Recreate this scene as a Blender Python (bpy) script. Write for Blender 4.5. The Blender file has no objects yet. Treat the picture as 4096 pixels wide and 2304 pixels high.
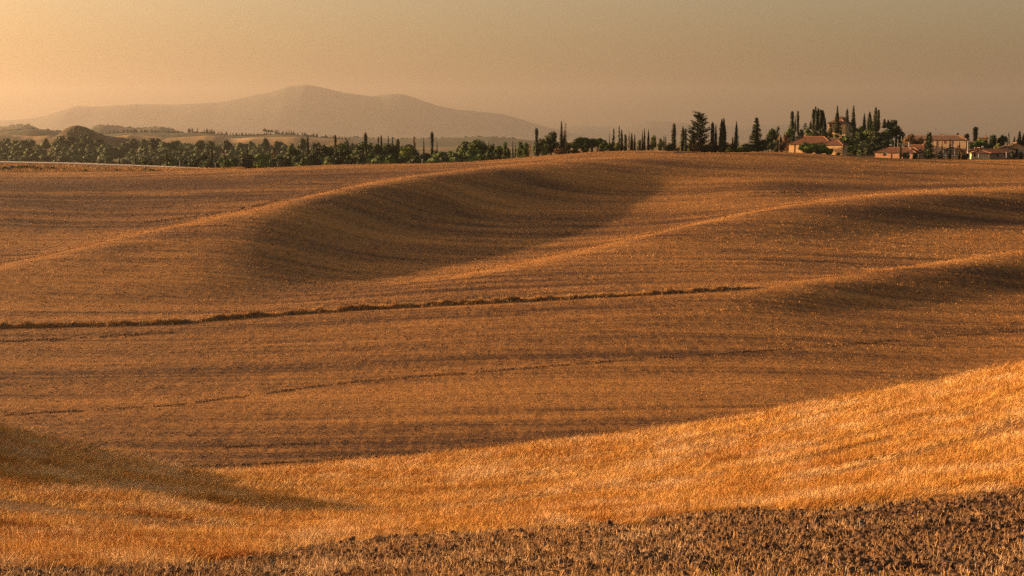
import bpy, math, random
import numpy as np
from mathutils import Vector, Matrix

random.seed(7)
rng = np.random.default_rng(11)
scene = bpy.context.scene
COL = scene.collection
R = math.radians

# ------------------------------------------------------------------ camera
W4, H4 = 4096.0, 2304.0
HFOV = R(40.0)
F4 = (W4 / 2) / math.tan(HFOV / 2)
HORIZON = 548.0
PITCH = math.atan((H4 / 2 - HORIZON) / F4)
cam_d = bpy.data.cameras.new("camera")
cam = bpy.data.objects.new("camera", cam_d)
COL.objects.link(cam)
cam_d.sensor_width = 36.0
cam_d.angle = HFOV
cam_d.clip_start = 0.1
cam_d.clip_end = 60000
cam.location = (0, 0, 0)
cam.rotation_euler = (math.pi / 2 - PITCH, 0, 0)
scene.camera = cam

# ------------------------------------------------------------------ light
SUN_LEFT = R(73.0)      # sun stands this far to the left of the view direction
SUN_ELEV = R(9.3)
sun_dir = Vector((-math.sin(SUN_LEFT) * math.cos(SUN_ELEV), math.cos(SUN_LEFT) * math.cos(SUN_ELEV), math.sin(SUN_ELEV)))
sd = bpy.data.lights.new("sun", 'SUN')
sd.energy = 5.0
sd.angle = R(0.6)
sd.color = (1.0, 0.60, 0.29)
sun = bpy.data.objects.new("sun", sd)
COL.objects.link(sun)
sun.rotation_euler = sun_dir.to_track_quat('Z', 'Y').to_euler()

world = bpy.data.worlds.new("World")
scene.world = world
world.use_nodes = True
wn, wl = world.node_tree.nodes, world.node_tree.links
wn.clear()
sky = wn.new('ShaderNodeTexSky')
sky.sky_type = 'NISHITA'
sky.sun_disc = False
sky.sun_elevation = SUN_ELEV
sky.sun_rotation = -SUN_LEFT
sky.altitude = 200
sky.air_density = 1.0
sky.dust_density = 6.0
sky.ozone_density = 0.6
tint = wn.new('ShaderNodeMix'); tint.data_type = 'RGBA'; tint.blend_type = 'MULTIPLY'
tint.inputs[0].default_value = 1.0
tint.inputs[7].default_value = (1.0, 0.80, 0.635, 1)      # dusty amber air
bg = wn.new('ShaderNodeBackground'); bg.inputs[1].default_value = 0.080
wo = wn.new('ShaderNodeOutputWorld')
wl.new(sky.outputs[0], tint.inputs[6]); wl.new(tint.outputs[2], bg.inputs[0]); wl.new(bg.outputs[0], wo.inputs[0])

scene.view_settings.view_transform = 'Standard'
scene.view_settings.look = 'None'
scene.view_settings.exposure = 1.62
scene.view_settings.gamma = 1.0
scene.render.engine = 'CYCLES'
scene.cycles.use_denoising = False     # the photograph has grain of its own
scene.cycles.max_bounces = 5
scene.cycles.diffuse_bounces = 2
scene.cycles.glossy_bounces = 1
scene.cycles.transmission_bounces = 1
scene.cycles.transparent_max_bounces = 4
scene.cycles.volume_bounces = 0
HAZE_DENSITY = 0.000037
HAZE_COLOR = (0.66, 0.62, 0.60)
HAZE_G = 0.58

# ------------------------------------------------------------------ helpers: projection
CP, SP = math.cos(PITCH), math.sin(PITCH)
def m_of_row(row):
    yy = -(row - H4 / 2) / F4
    return (yy * CP - SP) / (CP + yy * SP)
def row_of_m(m):
    a = np.arctan(-m) - PITCH
    return H4 / 2 + F4 * np.tan(a)
def at(px, row, Y):
    yy = -(row - H4 / 2) / F4
    d = CP + yy * SP
    return Vector(((px - W4 / 2) / F4 / d * Y, Y, m_of_row(row) * Y))
def mpp(Y):             # metres per photograph pixel at distance Y
    return Y / F4

# ------------------------------------------------------------------ helpers: noise, interpolation
def vnoise(x, y, seed=0):
    x = np.asarray(x, float); y = np.asarray(y, float)
    xi = np.floor(x).astype(np.int64); yi = np.floor(y).astype(np.int64)
    fx = x - xi; fy = y - yi
    fx = fx * fx * (3 - 2 * fx); fy = fy * fy * (3 - 2 * fy)
    def h(a, b):
        n = (a * 374761393 + b * 668265263 + seed * 1442695041) & 0xffffffff
        n = ((n ^ (n >> 13)) * 1274126177) & 0xffffffff
        return ((n ^ (n >> 16)) & 0xffff) / 65535.0
    a = h(xi, yi); b = h(xi + 1, yi); c = h(xi, yi + 1); d = h(xi + 1, yi + 1)
    return (a * (1 - fx) + b * fx) * (1 - fy) + (c * (1 - fx) + d * fx) * fy
def fbm(x, y, seed=0, o=4):
    s = 0; a = 0.5; t = 0
    for k in range(o):
        s = s + a * vnoise(x * 2 ** k, y * 2 ** k, seed + k * 17); t += a; a *= 0.55
    return s / t
def pchip(xk, yk, x):
    xk = np.asarray(xk, float); yk = np.asarray(yk, float)
    h = np.diff(xk); dl = np.diff(yk) / h
    d = np.zeros(len(xk))
    for i in range(1, len(xk) - 1):
        if dl[i - 1] * dl[i] > 0:
            w1 = 2 * h[i] + h[i - 1]; w2 = h[i] + 2 * h[i - 1]
            d[i] = (w1 + w2) / (w1 / dl[i - 1] + w2 / dl[i])
    d[0] = dl[0]; d[-1] = dl[-1]
    x = np.clip(x, xk[0], xk[-1])
    i = np.clip(np.searchsorted(xk, x, side='right') - 1, 0, len(xk) - 2)
    t = (x - xk[i]) / h[i]
    return ((1 + 2 * t) * (1 - t) ** 2 * yk[i] + t * (1 - t) ** 2 * h[i] * d[i]
            + t * t * (3 - 2 * t) * yk[i + 1] + t * t * (t - 1) * h[i] * d[i + 1])
def cubic(xk, yk, x):       # smooth (Catmull-like) interpolation across the view
    xk = np.asarray(xk, float); yk = np.asarray(yk, float)
    d = np.gradient(yk, xk)
    d[0] *= 0; d[-1] *= 0
    x = np.clip(x, xk[0], xk[-1])
    h = np.diff(xk)
    i = np.clip(np.searchsorted(xk, x, side='right') - 1, 0, len(xk) - 2)
    t = (x - xk[i]) / h[i]
    return ((1 + 2 * t) * (1 - t) ** 2 * yk[i] + t * (1 - t) ** 2 * h[i] * d[i]
            + t * t * (3 - 2 * t) * yk[i + 1] + t * t * (t - 1) * h[i] * d[i + 1])

# ------------------------------------------------------------------ the land: one height function
# every line of the land: stations across the view, each (px, distance, height) with height as z or as ('r', row)
def r_(row): return ('r', row)
LINES = [
 [(-800, 12, -4.6), (4900, 12, -4.5)],
 [(-800, 22, r_(2290)), (0, 22, r_(2304)), (2048, 22, r_(2304)), (4096, 22, r_(2296)), (4900, 22, r_(2285))],
 [(-800, 35, r_(2120)), (0, 35, r_(2160)), (1024, 35, r_(2172)), (2048, 35, r_(2125)), (3072, 35, r_(2062)), (4096, 35, r_(1985)), (4900, 35, r_(1920))],
 [(-800, 50, r_(1890)), (0, 50, r_(1965)), (512, 50, r_(2005)), (1024, 51, r_(2055)), (1536, 52, r_(2050)), (2048, 52, r_(2010)), (2560, 52, r_(1955)), (3072, 52, r_(1880)), (3584, 52, r_(1800)), (4096, 52, r_(1715)), (4900, 52, r_(1580))],
 [(-800, 70, r_(1570)), (0, 72, r_(1742)), (350, 73, r_(1815)), (700, 75, r_(1893)), (1024, 80, r_(1890)), (1536, 85, r_(1850)), (2048, 88, r_(1797)), (2560, 90, r_(1735)), (3072, 90, r_(1652)), (3584, 90, r_(1563)), (4096, 90, r_(1465)), (4900, 90, r_(1300))],
 [(-800, 120, -24.0), (0, 118, -27.6), (700, 116, -29.0), (2048, 118, -28.8), (4096, 125, -26.5), (4900, 125, -24.0)],
 [(-800, 150, -31.0), (0, 150, -31.6), (2048, 150, -31.3), (4096, 158, -30.5), (4900, 158, -29.0)],
 [(-800, 195, -32.5), (0, 195, -33.0), (1024, 195, -32.6), (2048, 195, -31.6), (3072, 200, -31.6), (4096, 210, -32.8), (4900, 210, -30.5)],
 [(-800, 220, -33.0), (0, 220, -33.2), (1024, 224, -32.7), (2048, 228, -31.0), (3072, 237, -30.6), (3584, 262, -31.4), (4096, 282, -31.8), (4900, 300, -31.5)],
 [(-800, 240, -33.0), (0, 243, r_(1312)), (1024, 252, r_(1268)), (2048, 258, r_(1208)), (3072, 265, r_(1148)), (3584, 294, r_(1075)), (4096, 322, r_(995)), (4900, 370, r_(900))],
 [(-800, 260, -33.0), (0, 262, -32.9), (1024, 265, -32.6), (2048, 280, -30.5), (2560, 285, -29.6), (3072, 288, -29.6), (3584, 328, -30.8), (4096, 366, -31.2), (4900, 400, -30.5)],
 [(-800, 272, -31.3), (0, 272, -32.4), (1024, 273, -33.1), (2048, 300, -30.0), (2560, 325, -29.2), (3072, 362, -28.6), (3584, 418, -28.5), (4096, 455, -27.8), (4900, 480, -27.0)],
 [(-800, 283, -30.8), (0, 281, -31.9), (1024, 282, -33.2), (1680, 303, r_(1130)), (2048, 325, r_(1062)), (2560, 385, r_(945)), (3072, 450, r_(832)), (3584, 482, r_(772)), (4096, 505, r_(748)), (4900, 515, r_(735))],
 [(-800, 290, -30.2), (0, 291, -31.0), (1024, 298, -32.2), (1680, 335, -33.6), (2048, 370, -32.8), (2560, 430, -30.0), (3072, 490, -24.5), (3584, 545, -21.0), (4096, 575, -19.6), (4900, 585, -18.0)],
 [(-800, 298, -29.6), (0, 302, -29.8), (512, 330, -28.0), (1024, 358, -26.4), (1536, 425, -28.2), (2048, 495, -26.4), (2560, 545, -22.0), (3072, 575, -16.5), (3584, 610, -15.6), (4096, 620, -16.0), (4900, 620, -15.0)],
 [(-800, 310, -29.5), (0, 316, r_(1060)), (512, 366, r_(935)), (1024, 422, r_(826)), (1536, 502, r_(712)), (2048, 574, r_(652)), (2560, 620, r_(622)), (3072, 630, r_(640)), (3584, 640, r_(664)), (4096, 645, r_(660)), (4900, 645, r_(650))],
 [(-800, 345, -31.2), (0, 352, -31.7), (512, 402, -28.4), (1024, 460, -24.3), (1536, 545, -17.9), (2048, 612, -12.2), (2560, 636, -8.3), (3072, 645, -8.4), (3584, 652, -11.4), (4096, 656, -11.2), (4900, 656, -10.5)],
 [(-800, 470, -21.5), (0, 480, -23.4), (512, 520, -22.3), (1024, 562, -18.9), (1536, 602, -14.6), (2048, 634, -10.9), (2560, 645, -7.1), (3072, 652, -7.2), (3584, 660, -10.2), (4096, 662, -10.3), (4900, 662, -10.0)],
 [(-800, 640, r_(700)), (0, 640, r_(690)), (620, 640, r_(684)), (954, 642, r_(676)), (1272, 650, r_(657)), (1590, 655, r_(650)), (1876, 657, r_(644)), (2226, 660, r_(612)), (2480, 662, r_(592)), (2671, 664, r_(593)), (2767, 666, r_(607)), (3021, 668, r_(601)), (3339, 670, r_(609)), (3498, 672, r_(624)), (4096, 674, r_(628)), (4900, 674, r_(630))],
 [(-800, 695, -11.6), (0, 695, -12.6), (512, 695, -14.6), (900, 695, -16.6), (1272, 695, -16.2), (2048, 695, -12.5), (2480, 695, -9.0), (2767, 695, -10.4), (3072, 697, -8.6), (3498, 697, -11.0), (4900, 697, -11.6)],
 [(-800, 735, -14.5), (0, 735, -16.0), (512, 735, -18.0), (2048, 735, -16.5), (2767, 735, -13.0), (3072, 735, -10.5), (4900, 735, -11.5)],
 [(-800, 850, -24.0), (0, 850, -24.0), (2048, 850, -25.0), (3072, 850, -13.0), (4900, 850, -12.0)],
 [(-800, 1300, -38.0), (0, 1300, -38.0), (1024, 1300, -34.0), (2048, 1300, -30.0), (4900, 1300, -24.0)],
 [(-800, 1750, -31.0), (0, 1750, -30.0), (1024, 1750, -28.0), (2048, 1750, -30.0), (4900, 1750, -28.0)],
 [(-800, 2500, -34.0), (4900, 2500, -34.0)],
 [(-800, 6000, -45.0), (4900, 6000, -45.0)],
 [(-800, 30000, -62.0), (4900, 30000, -62.0)],
]
def lines_at(u):
    px = W4 / 2 + u * F4
    Ys, Zs = [], []
    for L in LINES:
        k = [a[0] for a in L]
        yk = [a[1] for a in L]
        zk = [(m_of_row(a[2][1]) * a[1] if isinstance(a[2], tuple) else a[2]) for a in L]
        Ys.append(cubic(k, yk, px)); Zs.append(cubic(k, zk, px))
    return np.array(Ys), np.array(Zs)
U_IN = np.arange(-0.40, 0.4001, 0.0015)
U_OUT = 0.40 + (np.linspace(0, 1, 40)[1:] ** 1.8) * 2.2
U = np.concatenate([-U_OUT[::-1], U_IN, U_OUT])
YS = [12.0]
while YS[-1] < 19: YS.append(YS[-1] * 1.02)
while YS[-1] < 44: YS.append(YS[-1] * 1.0032)
while YS[-1] < 900: YS.append(YS[-1] * 1.0105)
while YS[-1] < 28000: YS.append(YS[-1] * 1.05)
YS[-1] = 29000.0
YS = np.array(YS)
LY, LZ = lines_at(U)
HT = np.zeros((len(U), len(YS)))
for i in range(len(U)):
    HT[i] = pchip(LY[:, i], LZ[:, i], YS)
# soften along distance and across so that no joint between stations shows
def smooth(A, axis, n):
    for _ in range(n):
        A = 0.25 * np.roll(A, 1, axis) + 0.5 * A + 0.25 * np.roll(A, -1, axis) if False else _sm(A, axis)
    return A
def _sm(A, axis):
    B = A.copy()
    if axis == 1: B[:, 1:-1] = 0.25 * A[:, :-2] + 0.5 * A[:, 1:-1] + 0.25 * A[:, 2:]
    else: B[1:-1] = 0.25 * A[:-2] + 0.5 * A[1:-1] + 0.25 * A[2:]
    return B
_j = int(np.searchsorted(YS, 44)); HT[:, _j:] = smooth(HT[:, _j:], 1, 4); _k = int(np.searchsorted(YS, 270)); HT[:, _k:] = smooth(HT[:, _k:], 1, 6); HT = smooth(HT, 0, 30); _k = int(np.searchsorted(YS, 150)); HT[:, _k:] = smooth(HT[:, _k:], 0, 90)
UU, YY = np.meshgrid(U, YS, indexing='ij')
XX = UU * YY
amp = np.clip((YY - 30) / 200, 0.06, 1.0)
HT += amp * (0.55 * (fbm(XX / 55, YY / 55, 3, 3) - 0.5) + 0.22 * (fbm(XX / 16, YY / 22, 5, 3) - 0.5))
HT += np.where(YY < 160, 0.10 * (fbm(XX / 2.2, YY / 2.2, 8, 3) - 0.5), 0)
HT += np.clip((44 - YY) / 4, 0, 1) * (0.13 * (fbm(XX / 0.55, YY / 0.6, 9, 3) - 0.5) + 0.12 * (vnoise(XX / 2.5, (YY - 0.1 * XX) / 0.8, 12) - 0.5))
# village knoll
def knoll(x, y):
    kx, ky = at(3370, 560, 830).x, 835.0
    return 11.5 * np.exp(-((x - kx) / 27.0) ** 2 - ((y - ky) / 52.0) ** 2)
HT += knoll(XX, YY)
# unseen grassy shoulder left of the near spur, shaped to cast shadow on it
HT += 3.9 * np.exp(-((XX + 37.0) / 6.0) ** 2 - ((YY - 61.5) / 6.0) ** 2)
lnY0 = np.log(YS)
def Hh(x, y):
    """height of the land at x, y (arrays or numbers)"""
    x = np.asarray(x, float); y = np.maximum(np.asarray(y, float), 12.0)
    u = np.clip(x / y, U[0], U[-1] - 1e-6)
    i = np.clip(np.searchsorted(U, u, side='right') - 1, 0, len(U) - 2)
    j = np.clip(np.searchsorted(YS, y, side='right') - 1, 0, len(YS) - 2)
    a = (u - U[i]) / (U[i + 1] - U[i]); b = np.clip((y - YS[j]) / (YS[j + 1] - YS[j]), 0, 1)
    return (HT[i, j] * (1 - a) * (1 - b) + HT[i + 1, j] * a * (1 - b) + HT[i, j + 1] * (1 - a) * b + HT[i + 1, j + 1] * a * b)
def hz(x, y): return float(Hh(x, y))
def ground_at(px, row, y0=15.0, y1=720.0):
    """first point of the land met by the sight line through a photograph pixel"""
    ys = np.exp(np.linspace(math.log(y0), math.log(y1), 900))
    yy = -(row - H4 / 2) / F4
    u = (px - W4 / 2) / F4 / (CP + yy * SP)
    z = Hh(u * ys, ys); ok = np.nonzero(z >= m_of_row(row) * ys)[0]
    j = ok[0] if len(ok) else len(ys) - 1
    return Vector((u * ys[j], ys[j], float(z[j])))
def polyY(pts, y0=15.0):
    """curve over u of the distance at which a pixel polyline lies on the land"""
    out = []
    for a, b in zip(pts[:-1], pts[1:]):
        n = max(2, int(abs(b[0] - a[0]) / 60))
        for k in range(n):
            t = k / n
            p = ground_at(a[0] + (b[0] - a[0]) * t, a[1] + (b[1] - a[1]) * t, y0)
            out.append((p.x / p.y, p.y))
    p = ground_at(pts[-1][0], pts[-1][1], y0); out.append((p.x / p.y, p.y))
    out.sort()
    return np.array([o[0] for o in out]), np.array([o[1] for o in out])

# ------------------------------------------------------------------ materials
def new_mat(name):
    m = bpy.data.materials.new(name); m.use_nodes = True
    nt = m.node_tree; nt.nodes.clear()
    out = nt.nodes.new('ShaderNodeOutputMaterial')
    b = nt.nodes.new('ShaderNodeBsdfPrincipled')
    b.inputs['Roughness'].default_value = 0.9
    b.inputs['Specular IOR Level'].default_value = 0.15
    nt.links.new(b.outputs[0], out.inputs[0])
    return m, nt, b
def rgba(c): return (c[0], c[1], c[2], 1.0)
def noise_node(nt, scale, detail=3.0, vec=None, rough=0.55):
    n = nt.nodes.new('ShaderNodeTexNoise'); n.inputs['Scale'].default_value = scale
    n.inputs['Detail'].default_value = detail; n.inputs['Roughness'].default_value = rough
    if vec is not None: nt.links.new(vec, n.inputs['Vector'])
    return n
def mixc(nt, fac, a, b, mode='MIX'):
    m = nt.nodes.new('ShaderNodeMix'); m.data_type = 'RGBA'; m.blend_type = mode
    for s, i in ((fac, 0), (a, 6), (b, 7)):
        if isinstance(s, (int, float)): m.inputs[i].default_value = s
        elif isinstance(s, tuple): m.inputs[i].default_value = rgba(s)
        else: nt.links.new(s, m.inputs[i])
    return m.outputs[2]
def mathn(nt, op, a, b=None, c=None, clamp=False):
    m = nt.nodes.new('ShaderNodeMath'); m.operation = op; m.use_clamp = clamp
    for s, i in ((a, 0), (b, 1), (c, 2)):
        if s is None: continue
        if isinstance(s, (int, float)): m.inputs[i].default_value = s
        else: nt.links.new(s, m.inputs[i])
    return m.outputs[0]
def ramp(nt, fac, a, b):
    m = nt.nodes.new('ShaderNodeMapRange'); m.inputs[1].default_value = a; m.inputs[2].default_value = b
    nt.links.new(fac, m.inputs[0]); return m.outputs[0]
def simple_mat(name, c1, c2=None, scale=1.0, rough=0.9, bump=0.0, objrand=0.0, coord='Object'):
    m, nt, b = new_mat(name)
    b.inputs['Roughness'].default_value = rough
    tc = nt.nodes.new('ShaderNodeTexCoord')
    c2 = c2 or tuple(v * 0.65 for v in c1)
    n = noise_node(nt, scale, 4, tc.outputs[coord])
    col = mixc(nt, ramp(nt, n.outputs[0], 0.35, 0.65), c2, c1)
    if objrand:
        oi = nt.nodes.new('ShaderNodeObjectInfo')
        v = mathn(nt, 'MULTIPLY_ADD', oi.outputs['Random'], objrand, 1 - objrand / 2)
        mm = nt.nodes.new('ShaderNodeVectorMath'); mm.operation = 'SCALE'
        nt.links.new(col, mm.inputs[0]); nt.links.new(v, mm.inputs['Scale']); col = mm.outputs[0]
    nt.links.new(col, b.inputs['Base Color'])
    if bump:
        bn = nt.nodes.new('ShaderNodeBump'); bn.inputs['Strength'].default_value = bump
        nt.links.new(n.outputs[0], bn.inputs['Height']); nt.links.new(bn.outputs[0], b.inputs['Normal'])
    return m

SOIL = (0.030, 0.012, 0.004); SOIL2 = (0.095, 0.040, 0.015)
STRAW = (0.47, 0.235, 0.068); STRAW2 = (0.24, 0.096, 0.022)

def field_material():
    m, nt, b = new_mat("harvested field")
    geo = nt.nodes.new('ShaderNodeNewGeometry')
    pos = geo.outputs['Position']
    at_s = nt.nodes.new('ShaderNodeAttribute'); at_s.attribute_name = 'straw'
    at_g = nt.nodes.new('ShaderNodeAttribute'); at_g.attribute_name = 'gold'
    at_v = nt.nodes.new('ShaderNodeAttribute'); at_v.attribute_name = 'green'
    n1 = noise_node(nt, 9.0, 3, pos, 0.6); n2 = noise_node(nt, 1.7, 4, pos, 0.65)
    mp = nt.nodes.new('ShaderNodeMapping'); mp.inputs['Scale'].default_value = (1.1, 0.16, 1.0)
    nt.links.new(pos, mp.inputs[0])
    n3 = noise_node(nt, 1.0, 5, mp.outputs[0], 0.7)
    mp2 = nt.nodes.new('ShaderNodeMapping'); mp2.inputs['Scale'].default_value = (0.012, 0.55, 0.0); mp2.inputs['Rotation'].default_value = (0, 0, -0.10)
    nt.links.new(pos, mp2.inputs[0])
    mp3 = nt.nodes.new('ShaderNodeMapping'); mp3.inputs['Scale'].default_value = (0.006, 0.10, 0.0); mp3.inputs['Rotation'].default_value = (0, 0, -0.10)
    nt.links.new(pos, mp3.inputs[0]); n5 = noise_node(nt, 1.0, 4, mp3.outputs[0], 0.75)
    n4 = noise_node(nt, 1.0, 5, mp2.outputs[0], 0.75)
    s = mathn(nt, 'ADD', mathn(nt, 'MULTIPLY', n1.outputs[0], 0.9), mathn(nt, 'MULTIPLY', n2.outputs[0], 0.8))
    s = mathn(nt, 'ADD', s, mathn(nt, 'MULTIPLY', n3.outputs[0], 1.5))
    s = mathn(nt, 'ADD', s, mathn(nt, 'MULTIPLY', n4.outputs[0], 1.5))
    s = mathn(nt, 'ADD', s, mathn(nt, 'MULTIPLY', n5.outputs[0], 1.0))
    s = mathn(nt, 'SUBTRACT', s, 2.88)
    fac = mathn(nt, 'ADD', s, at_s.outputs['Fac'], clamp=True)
    soil = mixc(nt, n2.outputs[0], SOIL, SOIL2)
    straw = mixc(nt, n2.outputs[0], STRAW2, STRAW)
    gold = mixc(nt, n1.outputs[0], (0.12, 0.055, 0.018), (0.36, 0.18, 0.05))
    straw = mixc(nt, at_g.outputs['Fac'], straw, gold)
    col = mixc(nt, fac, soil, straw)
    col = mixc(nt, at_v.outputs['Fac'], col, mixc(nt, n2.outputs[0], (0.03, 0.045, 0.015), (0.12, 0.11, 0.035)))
    nt.links.new(col, b.inputs['Base Color'])
    bn = nt.nodes.new('ShaderNodeBump'); bn.inputs['Strength'].default_value = 0.8; bn.inputs['Distance'].default_value = 0.2
    hsum = mathn(nt, 'ADD', n1.outputs[0], mathn(nt, 'MULTIPLY', n2.outputs[0], 2.2))
    nt.links.new(hsum, bn.inputs['Height']); nt.links.new(bn.outputs[0], b.inputs['Normal'])
    return m

def leaf_material(name, ca, cb, rnd=0.5):
    m, nt, b = new_mat(name)
    b.inputs['Roughness'].default_value = 0.7
    tc = nt.nodes.new('ShaderNodeTexCoord'); oi = nt.nodes.new('ShaderNodeObjectInfo')
    ad = nt.nodes.new('ShaderNodeVectorMath'); ad.operation = 'ADD'
    nt.links.new(tc.outputs['Object'], ad.inputs[0]); nt.links.new(oi.outputs['Location'], ad.inputs[1])
    n = noise_node(nt, 0.55, 4, ad.outputs[0], 0.7)
    col = mixc(nt, ramp(nt, n.outputs[0], 0.36, 0.64), ca, cb)
    v = mathn(nt, 'MULTIPLY_ADD', oi.outputs['Random'], rnd, 1 - rnd / 2)
    mm = nt.nodes.new('ShaderNodeVectorMath'); mm.operation = 'SCALE'
    nt.links.new(col, mm.inputs[0]); nt.links.new(v, mm.inputs['Scale'])
    nt.links.new(mm.outputs[0], b.inputs['Base Color'])
    return m
M = {}
M['field'] = field_material()
M['leaf'] = leaf_material("olive green foliage", (0.015, 0.029, 0.006), (0.078, 0.118, 0.020))
M['leafdark'] = leaf_material("dark evergreen foliage", (0.008, 0.016, 0.006), (0.030, 0.046, 0.012))
M['leafgrey'] = leaf_material("grey green foliage", (0.018, 0.026, 0.012), (0.075, 0.085, 0.034))
M['leafyellow'] = leaf_material("yellow green foliage", (0.07, 0.09, 0.012), (0.20, 0.21, 0.035))
M['leafrust'] = leaf_material("rust tinged foliage", (0.07, 0.04, 0.016), (0.19, 0.105, 0.035))
M['leafbright'] = leaf_material("bright pine foliage", (0.035, 0.065, 0.010), (0.12, 0.17, 0.022))
M['leafpine'] = leaf_material("pine needle foliage", (0.016, 0.030, 0.006), (0.070, 0.105, 0.018))
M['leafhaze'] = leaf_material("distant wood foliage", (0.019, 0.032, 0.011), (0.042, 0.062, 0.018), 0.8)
M['cypress'] = leaf_material("cypress foliage", (0.007, 0.012, 0.005), (0.028, 0.034, 0.012), 0.3)
M['bark'] = simple_mat("bark", (0.12, 0.085, 0.06), scale=3)
M['barkpale'] = simple_mat("pale dead bark", (0.30, 0.22, 0.16), scale=3)
def straw_mat(name, cols, sc1, sc2, bend):
    """dry stalks whose colour wanders over the field: pale, golden, rusty patches"""
    m, nt, b = new_mat(name); b.inputs['Roughness'].default_value = 0.65
    geo = nt.nodes.new('ShaderNodeNewGeometry'); oi = nt.nodes.new('ShaderNodeObjectInfo')
    sep = nt.nodes.new('ShaderNodeSeparateXYZ'); nt.links.new(geo.outputs['Position'], sep.inputs[0])
    qq = mathn(nt, 'SUBTRACT', sep.outputs[1], mathn(nt, 'MULTIPLY', mathn(nt, 'MULTIPLY', sep.outputs[0], sep.outputs[0]), bend))
    mp = nt.nodes.new('ShaderNodeCombineXYZ'); nt.links.new(mathn(nt, 'MULTIPLY', sep.outputs[0], sc1 * 0.2), mp.inputs[0]); nt.links.new(mathn(nt, 'MULTIPLY', qq, sc1), mp.inputs[1])
    n1 = noise_node(nt, 1.0, 4, mp.outputs[0], 0.65); n2 = noise_node(nt, sc2, 3, geo.outputs['Position'], 0.6)
    c = mixc(nt, ramp(nt, n1.outputs[0], 0.36, 0.60), cols[0], cols[1])
    c = mixc(nt, ramp(nt, n2.outputs[0], 0.48, 0.68), c, cols[2])
    v = mathn(nt, 'MULTIPLY_ADD', oi.outputs['Random'], 0.75, 0.55)
    mm = nt.nodes.new('ShaderNodeVectorMath'); mm.operation = 'SCALE'
    nt.links.new(c, mm.inputs[0]); nt.links.new(v, mm.inputs['Scale']); nt.links.new(mm.outputs[0], b.inputs['Base Color'])
    return m
M['straw'] = straw_mat("cut straw", ((0.24, 0.095, 0.022), (0.50, 0.25, 0.066), (0.62, 0.35, 0.12)), 0.10, 0.05, 0.0)
M['strawgold'] = straw_mat("golden stubble", ((0.42, 0.165, 0.026), (0.72, 0.42, 0.115), (0.78, 0.53, 0.27)), 0.75, 0.30, 0.022)
M['litter'] = straw_mat("pale straw litter", ((0.34, 0.17, 0.06), (0.56, 0.33, 0.135), (0.68, 0.46, 0.24)), 0.9, 0.5, 0.0)
M['rustgrass'] = straw_mat("rusty ditch grass", ((0.28, 0.13, 0.035), (0.50, 0.27, 0.085), (0.66, 0.42, 0.17)), 0.9, 0.5, 0.0)
M['clod'] = simple_mat("dark clay clod", (0.145, 0.084, 0.050), (0.05, 0.028, 0.016), scale=6, bump=0.4, objrand=0.5)
M['road'] = simple_mat("pale worn asphalt", (0.55, 0.44, 0.34), scale=0.4, rough=0.8)
M['white'] = simple_mat("white paint", (0.78, 0.76, 0.72), (0.62, 0.58, 0.52), scale=2, rough=0.5)
M['metal'] = simple_mat("galvanised metal", (0.48, 0.46, 0.43), scale=2, rough=0.45)
M['darkmetal'] = simple_mat("dark metal", (0.06, 0.055, 0.05), scale=2, rough=0.5)
M['black'] = simple_mat("black paint", (0.015, 0.015, 0.015), scale=2, rough=0.5)
M['red'] = simple_mat("red paint", (0.50, 0.04, 0.03), scale=2, rough=0.5)
M['ochre'] = simple_mat("ochre render", (0.62, 0.40, 0.20), (0.52, 0.33, 0.16), scale=0.7)
M['cream'] = simple_mat("cream render", (0.60, 0.46, 0.28), (0.50, 0.38, 0.23), scale=0.7)
M['orange'] = simple_mat("orange render", (0.62, 0.25, 0.08), (0.52, 0.2, 0.07), scale=0.7)
M['shutter'] = simple_mat("red brown shutter", (0.26, 0.07, 0.04), scale=2)
M['glass'] = simple_mat("dark window glass", (0.02, 0.022, 0.025), scale=2, rough=0.15)
M['plinth'] = simple_mat("stone trim", (0.40, 0.32, 0.25), scale=1.5)
def wall_brick(name, c1, c2, mortar, scale):
    m, nt, b = new_mat(name)
    tc = nt.nodes.new('ShaderNodeTexCoord')
    sx = nt.nodes.new('ShaderNodeSeparateXYZ'); nt.links.new(tc.outputs['Object'], sx.inputs[0])
    cb = nt.nodes.new('ShaderNodeCombineXYZ')
    nt.links.new(mathn(nt, 'ADD', sx.outputs[0], sx.outputs[1]), cb.inputs[0]); nt.links.new(sx.outputs[2], cb.inputs[1])
    br = nt.nodes.new('ShaderNodeTexBrick')
    br.inputs['Color1'].default_value = rgba(c1); br.inputs['Color2'].default_value = rgba(c2); br.inputs['Mortar'].default_value = rgba(mortar)
    br.inputs['Scale'].default_value = scale; br.inputs['Mortar Size'].default_value = 0.03
    nt.links.new(cb.outputs[0], br.inputs['Vector'])
    n = noise_node(nt, 1.3, 4, tc.outputs['Object'])
    col = mixc(nt, mathn(nt, 'MULTIPLY', n.outputs[0], 0.7), br.outputs[0], tuple(v * 0.6 for v in c1))
    nt.links.new(col, b.inputs['Base Color'])
    return m
M['brick'] = wall_brick("red brick", (0.54, 0.27, 0.14), (0.43, 0.21, 0.11), (0.46, 0.31, 0.20), 2.2)
M['stone'] = wall_brick("warm rubble stone", (0.56, 0.37, 0.23), (0.42, 0.27, 0.18), (0.42, 0.32, 0.24), 1.1)
M['greystone'] = wall_brick("grey rubble stone", (0.27, 0.20, 0.16), (0.20, 0.15, 0.12), (0.28, 0.22, 0.18), 1.1)
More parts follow.
